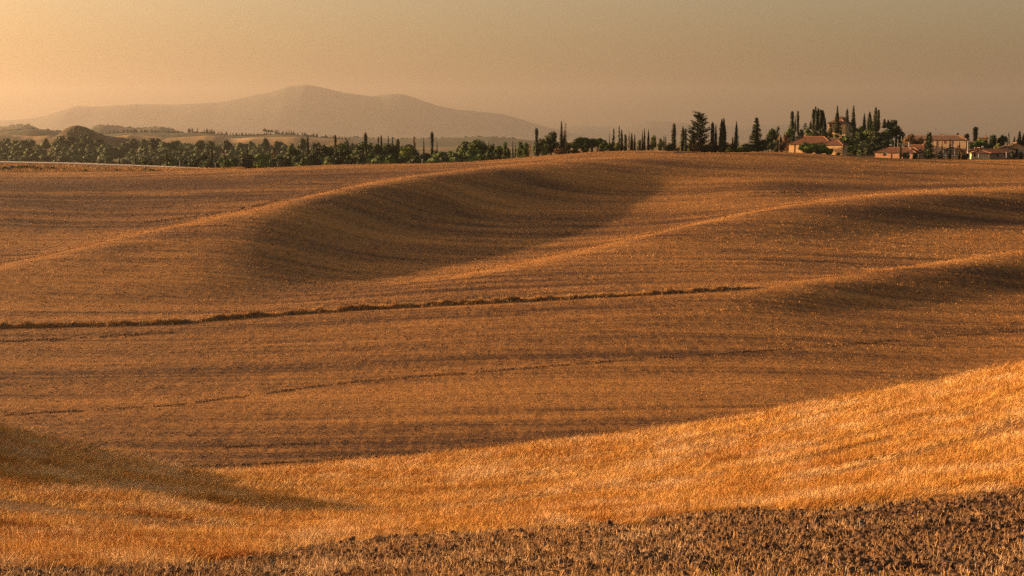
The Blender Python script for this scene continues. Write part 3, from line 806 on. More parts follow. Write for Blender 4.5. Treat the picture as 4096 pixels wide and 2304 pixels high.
def cypress_crown(seed, style):
    """10 m tall, 2 m wide; style: point, blunt, flat, wide, ragged"""
    rd = random.Random(seed); b = MB()
    def prof(t):
        base = min(1.0, 0.55 + t * 3.2)
        if style == 'flat': return base * (0.80 + 0.1 * math.sin(t * 9)) * (1 if t < 0.95 else max(0.55, (1 - t) / 0.05))
        if style == 'blunt': return base * (1 - 0.45 * t) * min(1, (1.0 - t) / 0.08 + 0.15)
        if style == 'wide': return base * (1 - t ** 2.6) * 0.98 + 0.03
        return base * (1 - t ** 1.35) * 0.95 + 0.035
    lob = [rd.uniform(0, 6.28) for _ in range(4)]
    def rad(t, w):
        k = prof(t) * (1 + 0.12 * math.sin(3 * w + lob[0] + 5 * t) + 0.10 * math.sin(2 * w + lob[1] - 9 * t) + 0.07 * math.sin(17 * t + lob[2]))
        return k
    n, m = 9, 16; base = len(b.v)
    for j in range(m + 1):
        t = j / m
        for i in range(n):
            w = 2 * math.pi * i / n; r = rad(t, w) * 0.80
            b.v.append((r * math.cos(w), r * math.sin(w), 0.35 + t * 9.4))
    for j in range(m):
        for i in range(n):
            q = (i + 1) % n; b.f.append((base + j * n + i, base + j * n + q, base + (j + 1) * n + q, base + (j + 1) * n + i))
    for _ in range(620):
        t = rd.random() ** 0.9; w = rd.uniform(0, 6.28)
        r = rad(t, w) * rd.uniform(0.82, 1.06 if style != 'ragged' else 1.45)
        p = Vector((r * math.cos(w), r * math.sin(w), 0.3 + t * 9.55))
        out = Vector((math.cos(w), math.sin(w), 0.35)); a = Vector((-math.sin(w), math.cos(w), 0))
        upv = (Vector((0, 0, 1)) + Vector((math.cos(w), math.sin(w), 0)) * rd.uniform(-0.1, 0.45) + a * rd.gauss(0, 0.25)).normalized()
        s1, s2 = rd.uniform(0.07, 0.17), rd.uniform(0.16, 0.36)
        a = (a + Vector((rd.gauss(0, .5), rd.gauss(0, .5), 0))).normalized()
        b.quad(p - a * s1, p + a * s1, p + a * s1 * 0.3 + upv * s2, p - a * s1 * 0.3 + upv * s2)
    return b.mesh("cypress_crown", M['cypress'])
def conifer_crown(seed, mat, style):
    """10 m tall; fir: regular tiers, cedar: open uneven boughs, spruce: dense drooping"""
    rd = random.Random(seed); b = MB()
    nb = {'fir': 70, 'cedar': 66, 'spruce': 110}[style]
    for k in range(nb):
        t = (k + rd.random()) / nb
        z = 0.8 + t * 9.0 if style != 'cedar' else 1.8 + t * 7.6
        if style == 'cedar': L = 2.5 * (0.55 + 0.55 * math.sin(math.pi * min(1, 0.25 + t * 0.8))) * rd.uniform(0.55, 1.15)
        else: L = 2.4 * (1 - t) ** 0.8 * rd.uniform(0.75, 1.1) + 0.15
        w = rd.uniform(0, 6.28); d = Vector((math.cos(w), math.sin(w), 0)); sd_ = Vector((-d.y, d.x, 0))
        rise = {'fir': 0.12, 'cedar': 0.35, 'spruce': -0.22}[style]
        steps = 5 if style != 'cedar' else 5
        for q in range(1, steps + 1):
            e = L * q / steps
            p = d * e + Vector((0, 0, z + rise * e + (0.10 * e * e / max(L, .3) if style == 'spruce' else 0)))
            for _ in range(3 if style != 'cedar' else 4):
                pp = p + sd_ * rd.gauss(0, 0.13 + 0.10 * (L - e)) + d * rd.gauss(0, 0.12) + Vector((0, 0, rd.gauss(0, 0.07)))
                a = (d + sd_ * rd.gauss(0, 0.6) + Vector((0, 0, rd.gauss(0.15, 0.4)))).normalized(); c = a.cross(Vector((rd.gauss(0, .6), rd.gauss(0, .6), 1))).normalized()
                s1 = rd.uniform(0.14, 0.32); s2 = rd.uniform(0.08, 0.2)
                b.quad(pp - a * s1 - c * s2, pp - a * s1 + c * s2, pp + a * s1 + c * s2 * 0.3, pp + a * s1 - c * s2 * 0.3)
        b.quad(Vector((0, 0, z)), Vector((0, 0, z - 0.07)), d * L + Vector((0, 0, z + rise * L - 0.02)), d * L + Vector((0, 0, z + rise * L)))
    if style != 'cedar':
        for j in range(5): core(b, (0, 0, 1.6 + j * 1.6), (1.25 * (1 - j / 6), 1.25 * (1 - j / 6), 0.9), rd)
    for _ in range(16):
        a = Vector((rd.gauss(0, .15), rd.gauss(0, .15), 1)).normalized(); c = a.orthogonal().normalized(); p = Vector((rd.gauss(0, .12), rd.gauss(0, .12), rd.uniform(9.0, 9.7)))
        b.quad(p - c * .1, p + c * .1, p + c * .03 + a * .35, p - c * .03 + a * .35)
    return b.mesh("conifer_crown", mat)
def bare_mesh(seed):
    rd = random.Random(seed); b = MB()
    b.tube([(0, 0, -0.5), (0.1, 0, 4), (0, 0.1, 9)], [0.22, 0.15, 0.03])
    for k in range(34):
        z = rd.uniform(2.0, 8.8); w = rd.uniform(0, 6.28); L = rd.uniform(0.8, 2.1) * (1.15 - z / 11)
        e = Vector((math.cos(w) * L * 0.7, math.sin(w) * L * 0.7, z + L * 1.0)); s = Vector((0, 0, z)); mid = s.lerp(e, 0.5) + Vector((0, 0, 0.15))
        b.tube([s, mid, e], [0.07, 0.045, 0.02], 4)
        for q in range(4):
            t = rd.uniform(0.3, 1); s2 = s.lerp(e, t); w2 = rd.uniform(0, 6.28); l2 = rd.uniform(0.3, 0.7)
            b.tube([s2, s2 + Vector((math.cos(w2) * l2, math.sin(w2) * l2, l2))], [0.03, 0.012], 3)
    return b.mesh("bare_branches", M['barkpale'])

TR = {
 'leaf': [broad_crown(s, M['leaf']) for s in range(5)],
 'leafdark': [broad_crown(s + 10, M['leafdark']) for s in range(4)],
 'leafgrey': [broad_crown(s + 20, M['leafgrey']) for s in range(4)],
 'leafyellow': [broad_crown(30, M['leafyellow']), broad_crown(31, M['leafyellow'])],
 'leafrust': [broad_crown(40, M['leafrust']), broad_crown(41, M['leafrust'])],
 'leafbright': [broad_crown(50, M['leafbright'], 16, 110)],
 
 'pine': [broad_crown(70, M['leafpine'], 28, 70, True), broad_crown(71, M['leafpine'], 28, 70, True)],
}
BU = {k: [bush_crown(200 + 9 * i + q, M[k]) for q in range(2)] for i, k in enumerate(('leaf', 'leafdark', 'leafgrey', 'leafyellow', 'leafrust', 'leafbright'))}
TR['far'] = [bush_crown(260 + q, M['leafhaze'], 11, 55) for q in range(4)]
CY = {s: [cypress_crown(90 + 7 * i + k, s) for k in range(2)] for i, s in enumerate(('point', 'blunt', 'flat', 'wide', 'ragged'))}
CF = {'fir': conifer_crown(130, M['leafdark'], 'fir'), 'cedar': conifer_crown(131, M['leafdark'], 'cedar'), 'spruce': conifer_crown(133, M['leafdark'], 'spruce'), 'firrust': conifer_crown(134, M['leafrust'], 'fir')}
TK = [trunk_mesh(140 + k) for k in range(3)]
TKP = trunk_mesh(150, 5.5, 0.22, 8, 3.2, M['bark'], 7.8, 0.3)
TKC = (lambda b: (b.tube([(0, 0, -1.0), (0, 0, 1.0), (0, 0, 9.0)], [0.22, 0.16, 0.03]), b.mesh("cypress_trunk", M['bark']))[1])(MB())
TKS = (lambda b: (b.tube([(0, 0, -1.0), (0, 0, 1.0), (0.1, 0, 3.0)], [0.25, 0.2, 0.1]), b.mesh("bush_stem", M['bark']))[1])(MB())
BR = [bare_mesh(160), bare_mesh(161)]
def plant(name, label, px, top, Y, wpx, crown, trunk, cat='tree', group=None, unit_w=2.0, sink=0.0, seed=0, base=None):
    m = mpp(Y); p0 = at(px, top, Y)
    gz = hz(p0.x, Y) if base is None else at(px, base, Y).z
    h = max(p0.z - gz + sink, 1.2)
    if unit_w == 7.6: h *= 1.10; wpx *= 1.12
    t = thing(name, label, cat, (p0.x, Y, gz - sink), random.uniform(0, 6.28), group)
    sx = wpx * m / unit_w; sz = h / 10.0
    c = link("crown", crown, t); c.scale = (sx, sx, sz)
    if trunk is not None:
        k = link("trunk", trunk, t); k.scale = ((sx + sz) / 2 if unit_w > 3 else min(1.0, sz), (sx + sz) / 2 if unit_w > 3 else min(1.0, sz), sz)
    return t
def cypress(px, top, w, Y, style, label, group="cypress trees along the ridge", base=None):
    return plant("cypress_tree", label, px, top, Y, w * 1.08, random.choice(CY[style]), TKC, 'cypress', group, 2.0, 0.3, base=base)
G1 = "cypresses standing among the wood on the left"
cypress(477, 633, 11, 712, 'point', "stubby dark cypress just behind the road, first on the left", G1, 666)
cypress(541, 623, 9, 714, 'point', "small dark cypress behind the road, second from the left", G1, 668)
cypress(666, 606, 12, 706, 'blunt', "dark cypress right behind the short white road post", G1)
cypress(760, 608, 8, 716, 'point', "slim cypress in front of the wood right of the tall white post", G1)
cypress(846, 566, 11, 745, 'blunt', "tall slim cypress rising over the low bushes beyond the road end", G1)
cypress(897, 594, 9, 750, 'point', "small cypress poking over the bushes, between a tall one and a tiny one", G1)
cypress(932, 608, 6, 752, 'point', "tiny thin cypress tip over the bushes", G1)
cypress(987, 575, 11, 750, 'blunt', "medium slim cypress above the bushes left of the rusty fir", G1)
cypress(1174, 590, 9, 760, 'point', "small cypress tip above the bushes, smaller of a pair left of a tall cypress", G1)
cypress(1212, 579, 10, 760, 'point', "short cypress close beside a tall blunt cypress", G1)
cypress(1231, 540, 12, 755, 'blunt', "tall blunt cypress against the golden far fields", G1)
cypress(1341, 539, 15, 755, 'blunt', "thick blunt cypress above the wood, with a stump-like one beside it", G1)
cypress(1360, 570, 8, 756, 'blunt', "stump-like low cypress beside the thick blunt one", G1)
cypress(1462, 530, 14, 750, 'flat', "tall flat topped cypress column rising over the wood", G1)
cypress(1525, 539, 11, 752, 'blunt', "tall narrow cypress among the firs and umbrella pines", G1)
cypress(1695, 553, 12, 760, 'point', "pointed cypress right of the rusty fir tree", G1)
cypress(1728, 526, 14, 745, 'flat', "tallest flat topped cypress column of the wood", G1)
cypress(1748, 565, 11, 762, 'point', "short cypress at the right foot of the tallest flat topped column", G1)
cypress(1936, 560, 7, 900, 'point', "hazy small cypress behind the big green tree, left of a pair", G1)
cypress(1955, 568, 11, 905, 'wide', "hazy squat cypress behind the right end of the wood", G1)
G2 = "cypresses along the crest of the far field"
cypress(2051, 565, 10, 700, 'point', "small pointed cypress among bushes left of the flat topped one on the crest", G2)
cypress(2061, 570, 8, 702, 'point', "tiny cypress right beside the small pointed one on the crest", G2)
cypress(2146, 511, 14, 690, 'flat', "tall blunt column cypress left of the round grey pine", G2)
cypress(2246, 484, 18, 688, 'ragged', "tallest ragged cypress leaning together with a half bare one", G2)
cypress(2258, 520, 20, 689, 'wide', "half bare cypress joined to the ragged tallest one", G2)
cypress(2438, 533, 7, 700, 'point', "thin cypress at the right edge of the wide umbrella pine", G2)
cypress(2368, 552, 12, 684, 'blunt', "dark low cypress in front of the wide umbrella pine", G2)
cypress(2487, 518, 15, 690, 'wide', "broad cypress with a split tip, right of the tall narrow fir", G2)
cypress(2502, 536, 15, 686, 'blunt', "low blunt cypress left of the bare tree", G2)
cypress(2527, 530, 14, 690, 'wide', "reddish broad cypress right of the bare tree", G2)
cypress(2539, 537, 12, 688, 'ragged', "ragged short cypress between the bare tree and the twin cypresses", G2)
cypress(2578, 513, 13, 686, 'point', "taller of the twin dark cypresses on the crest", G2)
cypress(2570, 521, 9, 687, 'point', "slimmer partner joined to the left of the tall twin cypress", G2)
cypress(2594, 518, 15, 686, 'point', "lone pointed cypress right of the twin cypresses", G2)
cypress(2656, 543, 9, 690, 'ragged', "short forked cypress left tip, beside the pale green saplings", G2)
cypress(2663, 543, 10, 691, 'ragged', "short forked cypress right tip, beside the pale green saplings", G2)
cypress(2696, 493, 22, 684, 'blunt', "stout solitary cypress left of the dip in the field", G2)
cypress(2732, 505, 24, 692, 'wide', "thick cypress at the left of the huge open conifer", G2)
cypress(2742, 513, 13, 690, 'blunt', "slim cypress touching the huge open conifer's left boughs", G2)
cypress(2772, 524, 24, 690, 'wide', "broad cypress inside the left boughs of the huge open conifer", G2)
cypress(2851, 487, 20, 686, 'blunt', "taller of two cypresses right of the huge open conifer", G2)
cypress(2864, 498, 17, 687, 'point', "shorter of two cypresses right of the huge open conifer", G2)
cypress(2888, 476, 26, 686, 'wide', "massive cypress with two merged spires, its tall left spire", G2)
cypress(2896, 473, 24, 688, 'wide', "massive cypress with two merged spires, its right spire", G2)
cypress(2946, 487, 22, 686, 'ragged', "lone ragged cypress with a pole in it before the round bush", G2)
cypress(2931, 548, 8, 685, 'blunt', "small low cypress at the left foot of the lone ragged one", G2)
G3 = "cypresses on the village knoll"
cypress(3169, 444, 19, 812, 'blunt', "left and thickest of the three cypresses on the left of the knoll", G3, 520)
cypress(3181, 462, 10, 806, 'point', "low slim middle one of the three cypresses on the left of the knoll", G3, 530)
cypress(3192, 442, 13, 808, 'blunt', "right tall one of the three cypresses on the left of the knoll", G3, 535)
cypress(3242, 484, 13, 815, 'ragged', "small bushy cypress at the left foot of the dense clump", G3, 516)
cypress(3254, 435, 16, 818, 'blunt', "left edge spire of the dense cypress clump beside the villa", G3, 525)
cypress(3263, 424, 11, 820, 'blunt', "highest thin spire of the dense cypress clump beside the villa", G3, 525)
cypress(3267, 443, 17, 812, 'blunt', "front lighter spire of the dense cypress clump beside the villa", G3, 522)
cypress(3273, 432, 12, 820, 'blunt', "second highest spire of the dense cypress clump beside the villa", G3, 525)
cypress(3283, 438, 17, 822, 'flat', "flat shouldered spire in the middle of the dense cypress clump", G3, 525)
cypress(3293, 441, 22, 822, 'wide', "broad right shoulder of the dense cypress clump", G3, 525)
cypress(3300, 468, 14, 820, 'wide', "low right edge of the dense cypress clump", G3, 525)
cypress(3350, 423, 24, 800, 'point', "tall cypress standing right in front of the villa", G3, 535)
cypress(3389, 434, 17, 850, 'wide', "cypress behind the villa roof", G3, 505)
cypress(3415, 423, 22, 825, 'point', "tall pointed cypress just right of the villa", G3, 520)
cypress(3458, 454, 19, 825, 'point', "short pointed cypress between the villa and the twin tall ones", G3, 525)
cypress(3479, 446, 20, 828, 'wide', "broad short cypress left of the tallest rounded pair", G3, 515)
cypress(3504, 428, 22, 826, 'wide', "taller of the rounded pair of cypresses right of the villa", G3, 525)
cypress(3514, 438, 18, 824, 'blunt', "shorter of the rounded pair of cypresses right of the villa", G3, 525)
cypress(3538, 475, 21, 828, 'ragged', "low bushy cypress, left of two on the knoll's right side", G3, 512)
cypress(3553, 478, 18, 828, 'ragged', "low bushy cypress, right of two on the knoll's right side", G3, 512)
G4 = "cypresses among the village houses"
cypress(3604, 561, 12, 690, 'point', "slim cypress in front of the low brick house roof", G4)
cypress(3769, 562, 9, 694, 'point', "thinnest cypress before the long stone farmhouse", G4)
cypress(3801, 553, 14, 692, 'point', "tallest of three slim cypresses before the long stone farmhouse", G4)
cypress(3839, 566, 11, 693, 'point', "right one of three slim cypresses before the long stone farmhouse", G4)
cypress(3868, 533, 19, 800, 'flat', "short flat topped cypress behind the long farmhouse's end", G4)
cypress(3903, 506, 21, 810, 'flat', "tall rounded cypress column right of the long farmhouse", G4)
cypress(4035, 532, 14, 800, 'ragged', "ragged thin cypress between two round dark trees", G4)
cypress(4058, 546, 16, 800, 'ragged', "low ragged cypress over the stone chapel roof", G4)
cypress(4079, 524, 24, 800, 'wide', "big dark cypress at the right edge behind the stone chapel", G4)
cypress(4094, 534, 16, 800, 'wide', "cut off dark cypress on the photo's right edge", G4)

def conifer(px, top, w, Y, style, label, base=None, group=None, name="conifer_tree"):
    uw = 5.0 if style == 'cedar' else 4.8
    return plant(name, label, px, top, Y, w, CF[style], TKC, 'conifer', group, uw, 0.2, base=base)
conifer(1513, 544, 24, 765, 'fir', "ragged fir above the light umbrella pine")
conifer(1553, 544, 20, 762, 'fir', "narrow fir rising over the dark round tree, left of two")
conifer(1570, 548, 22, 764, 'fir', "lower fir over the dark round tree, right of two")
conifer(1656, 545, 34, 758, 'firrust', "rusty spiky fir in the middle of the wood")
conifer(1096, 590, 32, 762, 'firrust', "rusty half dead fir above the bushes")
conifer(2455, 514, 24, 690, 'fir', "ragged narrow fir at the right end of the umbrella pine")
conifer(2477, 502, 18, 692, 'fir', "tall narrow fir beside the broad split cypress")
conifer(2799, 444, 78, 688, 'cedar', "huge open conifer with see-through boughs, tallest tree on the crest")
conifer(2806, 455, 60, 690, 'cedar', "inner tall conifer merged with the huge open one")
conifer(2770, 505, 62, 686, 'cedar', "leaning lower conifer at the huge open one's left side")
conifer(3026, 469, 70, 690, 'spruce', "big dark cedar with layered boughs right of the round bush")
conifer(3028, 500, 78, 692, 'fir', "dark lower conifer behind the big layered cedar")
conifer(3221, 491, 18, 805, 'cedar', "small crooked conifer tip above the knoll bushes", 530)
conifer(3112, 502, 22, 760, 'cedar', "small dark conifer tip behind the umbrella pine by the street lamp")
conifer(3720, 528, 56, 688, 'spruce', "big forked spruce in front of the village houses")
conifer(3713, 534, 44, 690, 'spruce', "shorter spruce grown into the big forked spruce")
for px, top, w, lb in ((2517, 513, 20, "bare pinkish tree among the cypresses on the crest"), (2262, 486, 20, "bare branches reaching out of the half bare cypress"), (2120, 556, 24, "low bare tree left of the blunt column cypress"), (2640, 546, 20, "thin bare sapling right of the pale green saplings")):
    p = at(px, top, 688); g = hz(p.x, 688); t = thing("bare_tree", lb, "tree", (p.x, 688, g), random.uniform(0, 6))
    c = link("branches", BR[0 if px != 2262 else 1], t); s = (p.z - g) / 10; c.scale = (w * mpp(688) / 2.6, w * mpp(688) / 2.6, s * 1.05)
def broad(px, top, w, Y, kind, label, group=None, base=None, name="broadleaf_tree", cat='tree', sink=0.4):
    if group == 'trees along the near edge of the wood' and label.startswith(('low', 'middle')) and kind in BU: return plant(name, label, px, top, Y, w, random.choice(BU[kind]), TK[0], cat, group, 8.4, 0.3, base=base)
    if name in ('round_bush', 'low_bush', 'rounded_pine', 'garden_shrub', 'verge_bush'): return plant(name, label, px, top, Y, w, random.choice(BU[kind]), TKS, cat, group, 8.4, 0.3, base=base)
    return plant(name, label, px, top, Y, w, random.choice(TR[kind]), random.choice(TK), cat, group, 7.6, sink, base=base)
def pine(px, top, w, Y, label, base=None, k=0):
    return plant("umbrella_pine", label, px, top, Y, w, TR['pine'][k], TKP, 'pine tree', "umbrella pines", 10.2, 0.2, base=base)
pine(1507, 572, 56, 752, "light green umbrella pine dome in the middle of the wood")
pine(1476, 566, 50, 760, "umbrella pine dome half behind the flat topped cypress", k=1)
pine(1621, 568, 60, 758, "dark umbrella pine dome left of the rusty fir", k=1)
pine(2330, 545, 110, 700, "wide umbrella pine on the crest, its left half")
pine(2390, 545, 96, 702, "wide umbrella pine on the crest, its right half", k=1)
pine(3090, 509, 52, 735, "umbrella pine leaning over the street lamp at the knoll's foot")

# named single trees of the crest and the village
broad(1588, 561, 34, 764, 'leafdark', "dark round tree behind the fir pair in the wood")
broad(1626, 582, 74, 745, 'leafyellow', "bright yellow green tree in the middle of the wood")
broad(1880, 566, 110, 735, 'leaf', "big lush green tree at the right end of the wood, its left crown")
broad(1925, 560, 80, 738, 'leaf', "big lush green tree at the right end of the wood, its right crown")
broad(2205, 526, 62, 700, 'leafgrey', "round grey green pine left of the tallest ragged cypress")
broad(2225, 555, 50, 694, 'leafdark', "dark green tree under the round grey pine")
broad(2614, 541, 34, 688, 'leafyellow', "pale green sapling cluster right of the lone pointed cypress")
broad(2642, 556, 30, 687, 'leafyellow', "low pale green bush beside the thin bare sapling")
broad(2975, 565, 88, 678, 'leaf', "round dark green bush under the layered cedar", name="round_bush", cat='bush')
broad(2914, 585, 42, 680, 'leafyellow', "yellow green low bush at the field edge before the cypresses", name="low_bush", cat='bush')
broad(3236, 556, 92, 683, 'leafbright', "bright green rounded pine before the ochre farmhouse wall, its left mass", name="rounded_pine", cat='bush')
broad(3282, 562, 84, 684, 'leafbright', "bright green rounded pine before the ochre farmhouse wall, its right mass", name="rounded_pine", cat='bush')
broad(3316, 582, 46, 682, 'leafbright', "low bright bush trailing right of the rounded pine", name="low_bush", cat='bush')
broad(3352, 607, 26, 681, 'leafdark', "flat dark hedge bush before the lit farmhouse wall", name="low_bush", cat='bush')
broad(3644, 532, 52, 735, 'leafrust', "orange brown tree before the long farmhouse's left end")
broad(3672, 547, 46, 733, 'leafrust', "rusty lower tree left of the forked spruce")
broad(3470, 588, 40, 688, 'leafgrey', "grey green olive tree left of the low brick house")
broad(3440, 594, 30, 690, 'leaf', "small green tree over a roadside shelter")
broad(3568, 483, 58, 826, 'leafdark', "large dark tree closing the knoll on the right")
broad(3590, 500, 60, 815, 'leafdark', "lower dark tree at the right foot of the knoll")
broad(3535, 524, 30, 795, 'leafyellow', "yellow crowned tree near the far street lamp")
broad(3480, 545, 22, 780, 'leafyellow', "small yellow green tree on the knoll slope", base=575)
broad(3362, 519, 18, 800, 'leafyellow', "yellow green tree before the villa's lower window", base=545)
broad(3989, 574, 22, 740, 'leafyellow', "yellow green sapling left of the stone chapel")
broad(3926, 555, 60, 770, 'leaf', "round green tree under the orange building")
broad(3973, 526, 42, 800, 'leafdark', "dark oval tree with a double top right of the orange building")
broad(4011, 527, 38, 800, 'leafdark', "dark oval tree beside the ragged thin cypress")
broad(3949, 575, 60, 760, 'leafdark', "dark hedge tree behind the low tiled house")
broad(3895, 565, 40, 765, 'leaf', "green tree behind the farmhouse annexe")
for px, row, w in VERGE:
    g = ground_at(px, row + 8, 600)
    broad(px, row - 3, w * 1.5, g.y - 1.5, 'leafdark' if px < 160 else 'leaf', "low scrub bush on the road verge, " + ("in its dark leftmost clump" if px < 160 else "scattered past the dark clump"), "scrub bushes on the road verge", base=row + 12, name='verge_bush', cat='bush')
# slope trees of the knoll: (px, top, w, Y, kind)
knl = [(3148, 555, 34, 745, 'leafrust'), (3160, 512, 40, 790, 'leaf'), (3140, 530, 36, 770, 'leafrust'), (3205, 515, 44, 790, 'leafgrey'), (3232, 512, 46, 795, 'leaf'),
       (3262, 520, 40, 790, 'leafgrey'), (3290, 508, 46, 795, 'leafgrey'), (3320, 508, 26, 790, 'leafgrey'), (3345, 538, 40, 780, 'leaf'), (3376, 541, 32, 785, 'leafgrey'),
       (3414, 502, 48, 798, 'leafgrey'), (3444, 508, 38, 800, 'leaf'), (3385, 545, 40, 760, 'leaf'), (3410, 550, 46, 755, 'leafgrey'), (3440, 530, 50, 780, 'leafdark'),
       (3468, 520, 46, 790, 'leaf'), (3488, 484, 50, 812, 'leaf'), (3500, 520, 56, 785, 'leafgrey'), (3520, 535, 60, 770, 'leafdark'), (3548, 520, 50, 790, 'leaf'),
       (3460, 560, 60, 745, 'leafdark'), (3500, 565, 56, 742, 'leafdark'), (3540, 562, 60, 742, 'leafdark'), (3420, 580, 40, 728, 'leaf'), (3180, 540, 44, 765, 'leafdark'),
       (3215, 538, 50, 765, 'leafdark'), (3255, 535, 56, 768, 'leafdark'), (3295, 535, 50, 768, 'leafdark'), (3570, 560, 46, 745, 'leafdark'), (3325, 552, 40, 772, 'leaf'), (3428, 590, 46, 712, 'leafdark'), (3492, 586, 44, 722, 'leafdark'), (3400, 582, 34, 742, 'leaf'), (3452, 575, 50, 735, 'leafgrey'), (3520, 580, 50, 730, 'leafdark')]
for px, top, w, Y, kd in knl:
    broad(px, top, w, Y, kd, "leafy tree filling the slope of the knoll below the villa and cypresses", "trees on the slope of the village knoll", base=row_of_m((hz(at(px, top, Y).x, Y)) / Y))
# trees behind the crest between the wood and the village
for px, top, w, Y, kd in [(1965, 575, 40, 720, 'leaf'), (1995, 580, 46, 715, 'leaf'), (2025, 573, 38, 712, 'leaf'), (2085, 568, 46, 705, 'leaf'), (2110, 572, 40, 702, 'leaf'), (2150, 560, 40, 696, 'leaf'),
                          (2170, 556, 46, 698, 'leafgrey'), (2180, 575, 40, 690, 'leaf'), (2100, 590, 34, 694, 'leaf'), (2235, 578, 44, 686, 'leafrust'), (2270, 570, 40, 704, 'leafgrey'),
                          (2305, 570, 50, 690, 'leaf'), (2340, 574, 44, 688, 'leaf'), (2410, 568, 46, 690, 'leaf'), (2440, 572, 40, 690, 'leaf'), (2465, 572, 36, 688, 'leafyellow'),
                          (2555, 555, 26, 740, 'leafdark'), (2680, 570, 30, 720, 'leafgrey'), (2672, 580, 22, 684, 'leafdark'), (2715, 572, 30, 720, 'leafrust'), (2755, 576, 34, 715, 'leafyellow')]:
    broad(px, top, w, Y, kd, "low leafy tree behind the field crest, " + ("left of the ragged tallest cypress" if px < 2246 else "around the wide umbrella pine" if px < 2450 else "between bare tree and huge conifer"), "low trees along the field crest")
for px, top, w, Y, kd in [(2788, 570, 60, 684, 'leafrust'), (2820, 575, 60, 684, 'leafdark'), (2850, 570, 50, 690, 'leafdark'), (2880, 575, 44, 690, 'leafdark'), (2908, 570, 34, 700, 'leafgrey'), (2926, 572, 30, 700, 'leafgrey'),
                          (3000, 575, 60, 684, 'leafdark'), (3050, 560, 60, 690, 'leafdark'), (3075, 548, 44, 705, 'leafdark'), (3085, 570, 34, 684, 'leafgrey'), (3110, 560, 44, 720, 'leafdark'), (3130, 535, 40, 725, 'leafrust'), (3128, 565, 36, 692, 'leafrust')]:
    broad(px, top, w, Y, kd, "dense tree or thicket at the feet of the conifers left of the ochre farmhouse", "thickets under the conifers on the crest")
for px, top, w, Y in [(3600, 580, 34, 730), (3625, 572, 30, 728), (3590, 560, 40, 760), (3618, 604, 26, 690), (3632, 600, 20, 689), (3660, 604, 26, 690), (3760, 596, 26, 700), (3855, 603, 22, 692), (4050, 596, 26, 700), (4085, 600, 30, 705), (3895, 590, 24, 730), (3866, 606, 20, 690)]:
    broad(px, top, w, Y, 'leafdark', "dark garden shrub between the village houses", "garden shrubs in the village", name="garden_shrub", cat='bush')
# near edge of the wood, px 560..2000
rr = random.Random(5)
for k in range(112):
    px = 560 + (1430) * (k + rr.random()) / 112
    layer = rr.choice((0, 1, 1, 2))
    Yt = {0: 712, 1: 738, 2: 775}[layer] + rr.uniform(-10, 12)
    topc = np.interp(px, [560, 700, 820, 900, 1000, 1100, 1200, 1300, 1400, 1500, 1700, 1850, 1950, 2000], [640, 632, 618, 612, 610, 606, 590, 576, 574, 578, 580, 570, 572, 590])
    base_r = np.interp(px, [560, 800, 1100, 1400, 1700, 1950, 2100], [668, 672, 668, 655, 648, 640, 620])
    top = topc + {0: 0.45, 1: 0.2, 2: 0.0}[layer] * (base_r - topc) + rr.uniform(-3, 7)
    kd = rr.choice(('leaf', 'leaf', 'leaf', 'leafdark', 'leafgrey', 'leafyellow' if px > 1300 and rr.random() < 0.3 else 'leafdark'))
    broad(px, top, rr.uniform(60, 104), Yt, kd, ("low front tree", "middle height tree", "back row tree")[layer] + " at the near wood edge, " + ("between white headed post and rusty fir" if px < 1100 else "between the first blunt cypresses" if px < 1500 else "under the tallest flat topped column" if px < 1800 else "at its lush right end"), "trees along the near edge of the wood")
# hazy wood farther back on the left, px -180..1300: the nearest trees singly, the mass behind them as one
wood_v, wood_f, wood_n = [], [], 0
def add_mass(me, M4):
    global wood_n
    n = len(me.vertices); co = np.empty(n * 3, np.float32); me.vertices.foreach_get('co', co); co = co.reshape(-1, 3)
    A = np.array(M4); wood_v.append(co @ A[:3, :3].T + A[:3, 3])
    fv = np.empty(len(me.loops), np.int32); me.loops.foreach_get('vertex_index', fv); wood_f.append(fv.reshape(-1, 4) + wood_n); wood_n += n
for k in range(330):
    t = (k + rr.random()) / 330 if k >= 90 else rr.uniform(0.0, 0.30)
    px = rr.uniform(-180, 720) if rr.random() < 0.62 else rr.uniform(600, 1310)
    Yt = 1330 + 480 * t
    lo = 645 if px < 560 else 628
    hi = np.interp(px, [-180, 30, 150, 300, 400, 480, 600, 660, 760, 900, 1050, 1130, 1200, 1310], [552, 550, 540, 536, 540, 550, 550, 558, 560, 564, 562, 568, 578, 584])
    top = lo + (hi - lo) * t + rr.uniform(-4, 7)
    wpx = rr.uniform(15, 24) / mpp(Yt)
    if k < 90:
        where = "left of the stubby first cypress" if px < 470 else ("behind the tall slim cypress" if px < 900 else "behind the rusty fir end of the bushes")
        base = top + 14 / mpp(Yt)
        broad(px, top, wpx, Yt, 'far', "hazy green tree in the far wood's front, " + where, "trees of the hazy wood behind the road", base=base)
    else:
        p = at(px, top, Yt); hgt = 15.0; sx = wpx * mpp(Yt) / 7.6
        add_mass(rr.choice(TR['far']), Matrix.Translation((p.x, Yt, p.z - hgt * 0.92)) @ Matrix.Rotation(rr.uniform(0, 6.28), 4, 'Z') @ Matrix.Diagonal((sx, sx, hgt / 10, 1)))
wo_ = link("woodland", np_mesh("woodland", np.concatenate(wood_v), np.concatenate(wood_f), M['leafhaze'], False))
tag(wo_, "hazy far-off wood filling the valley behind the road", kind='stuff')
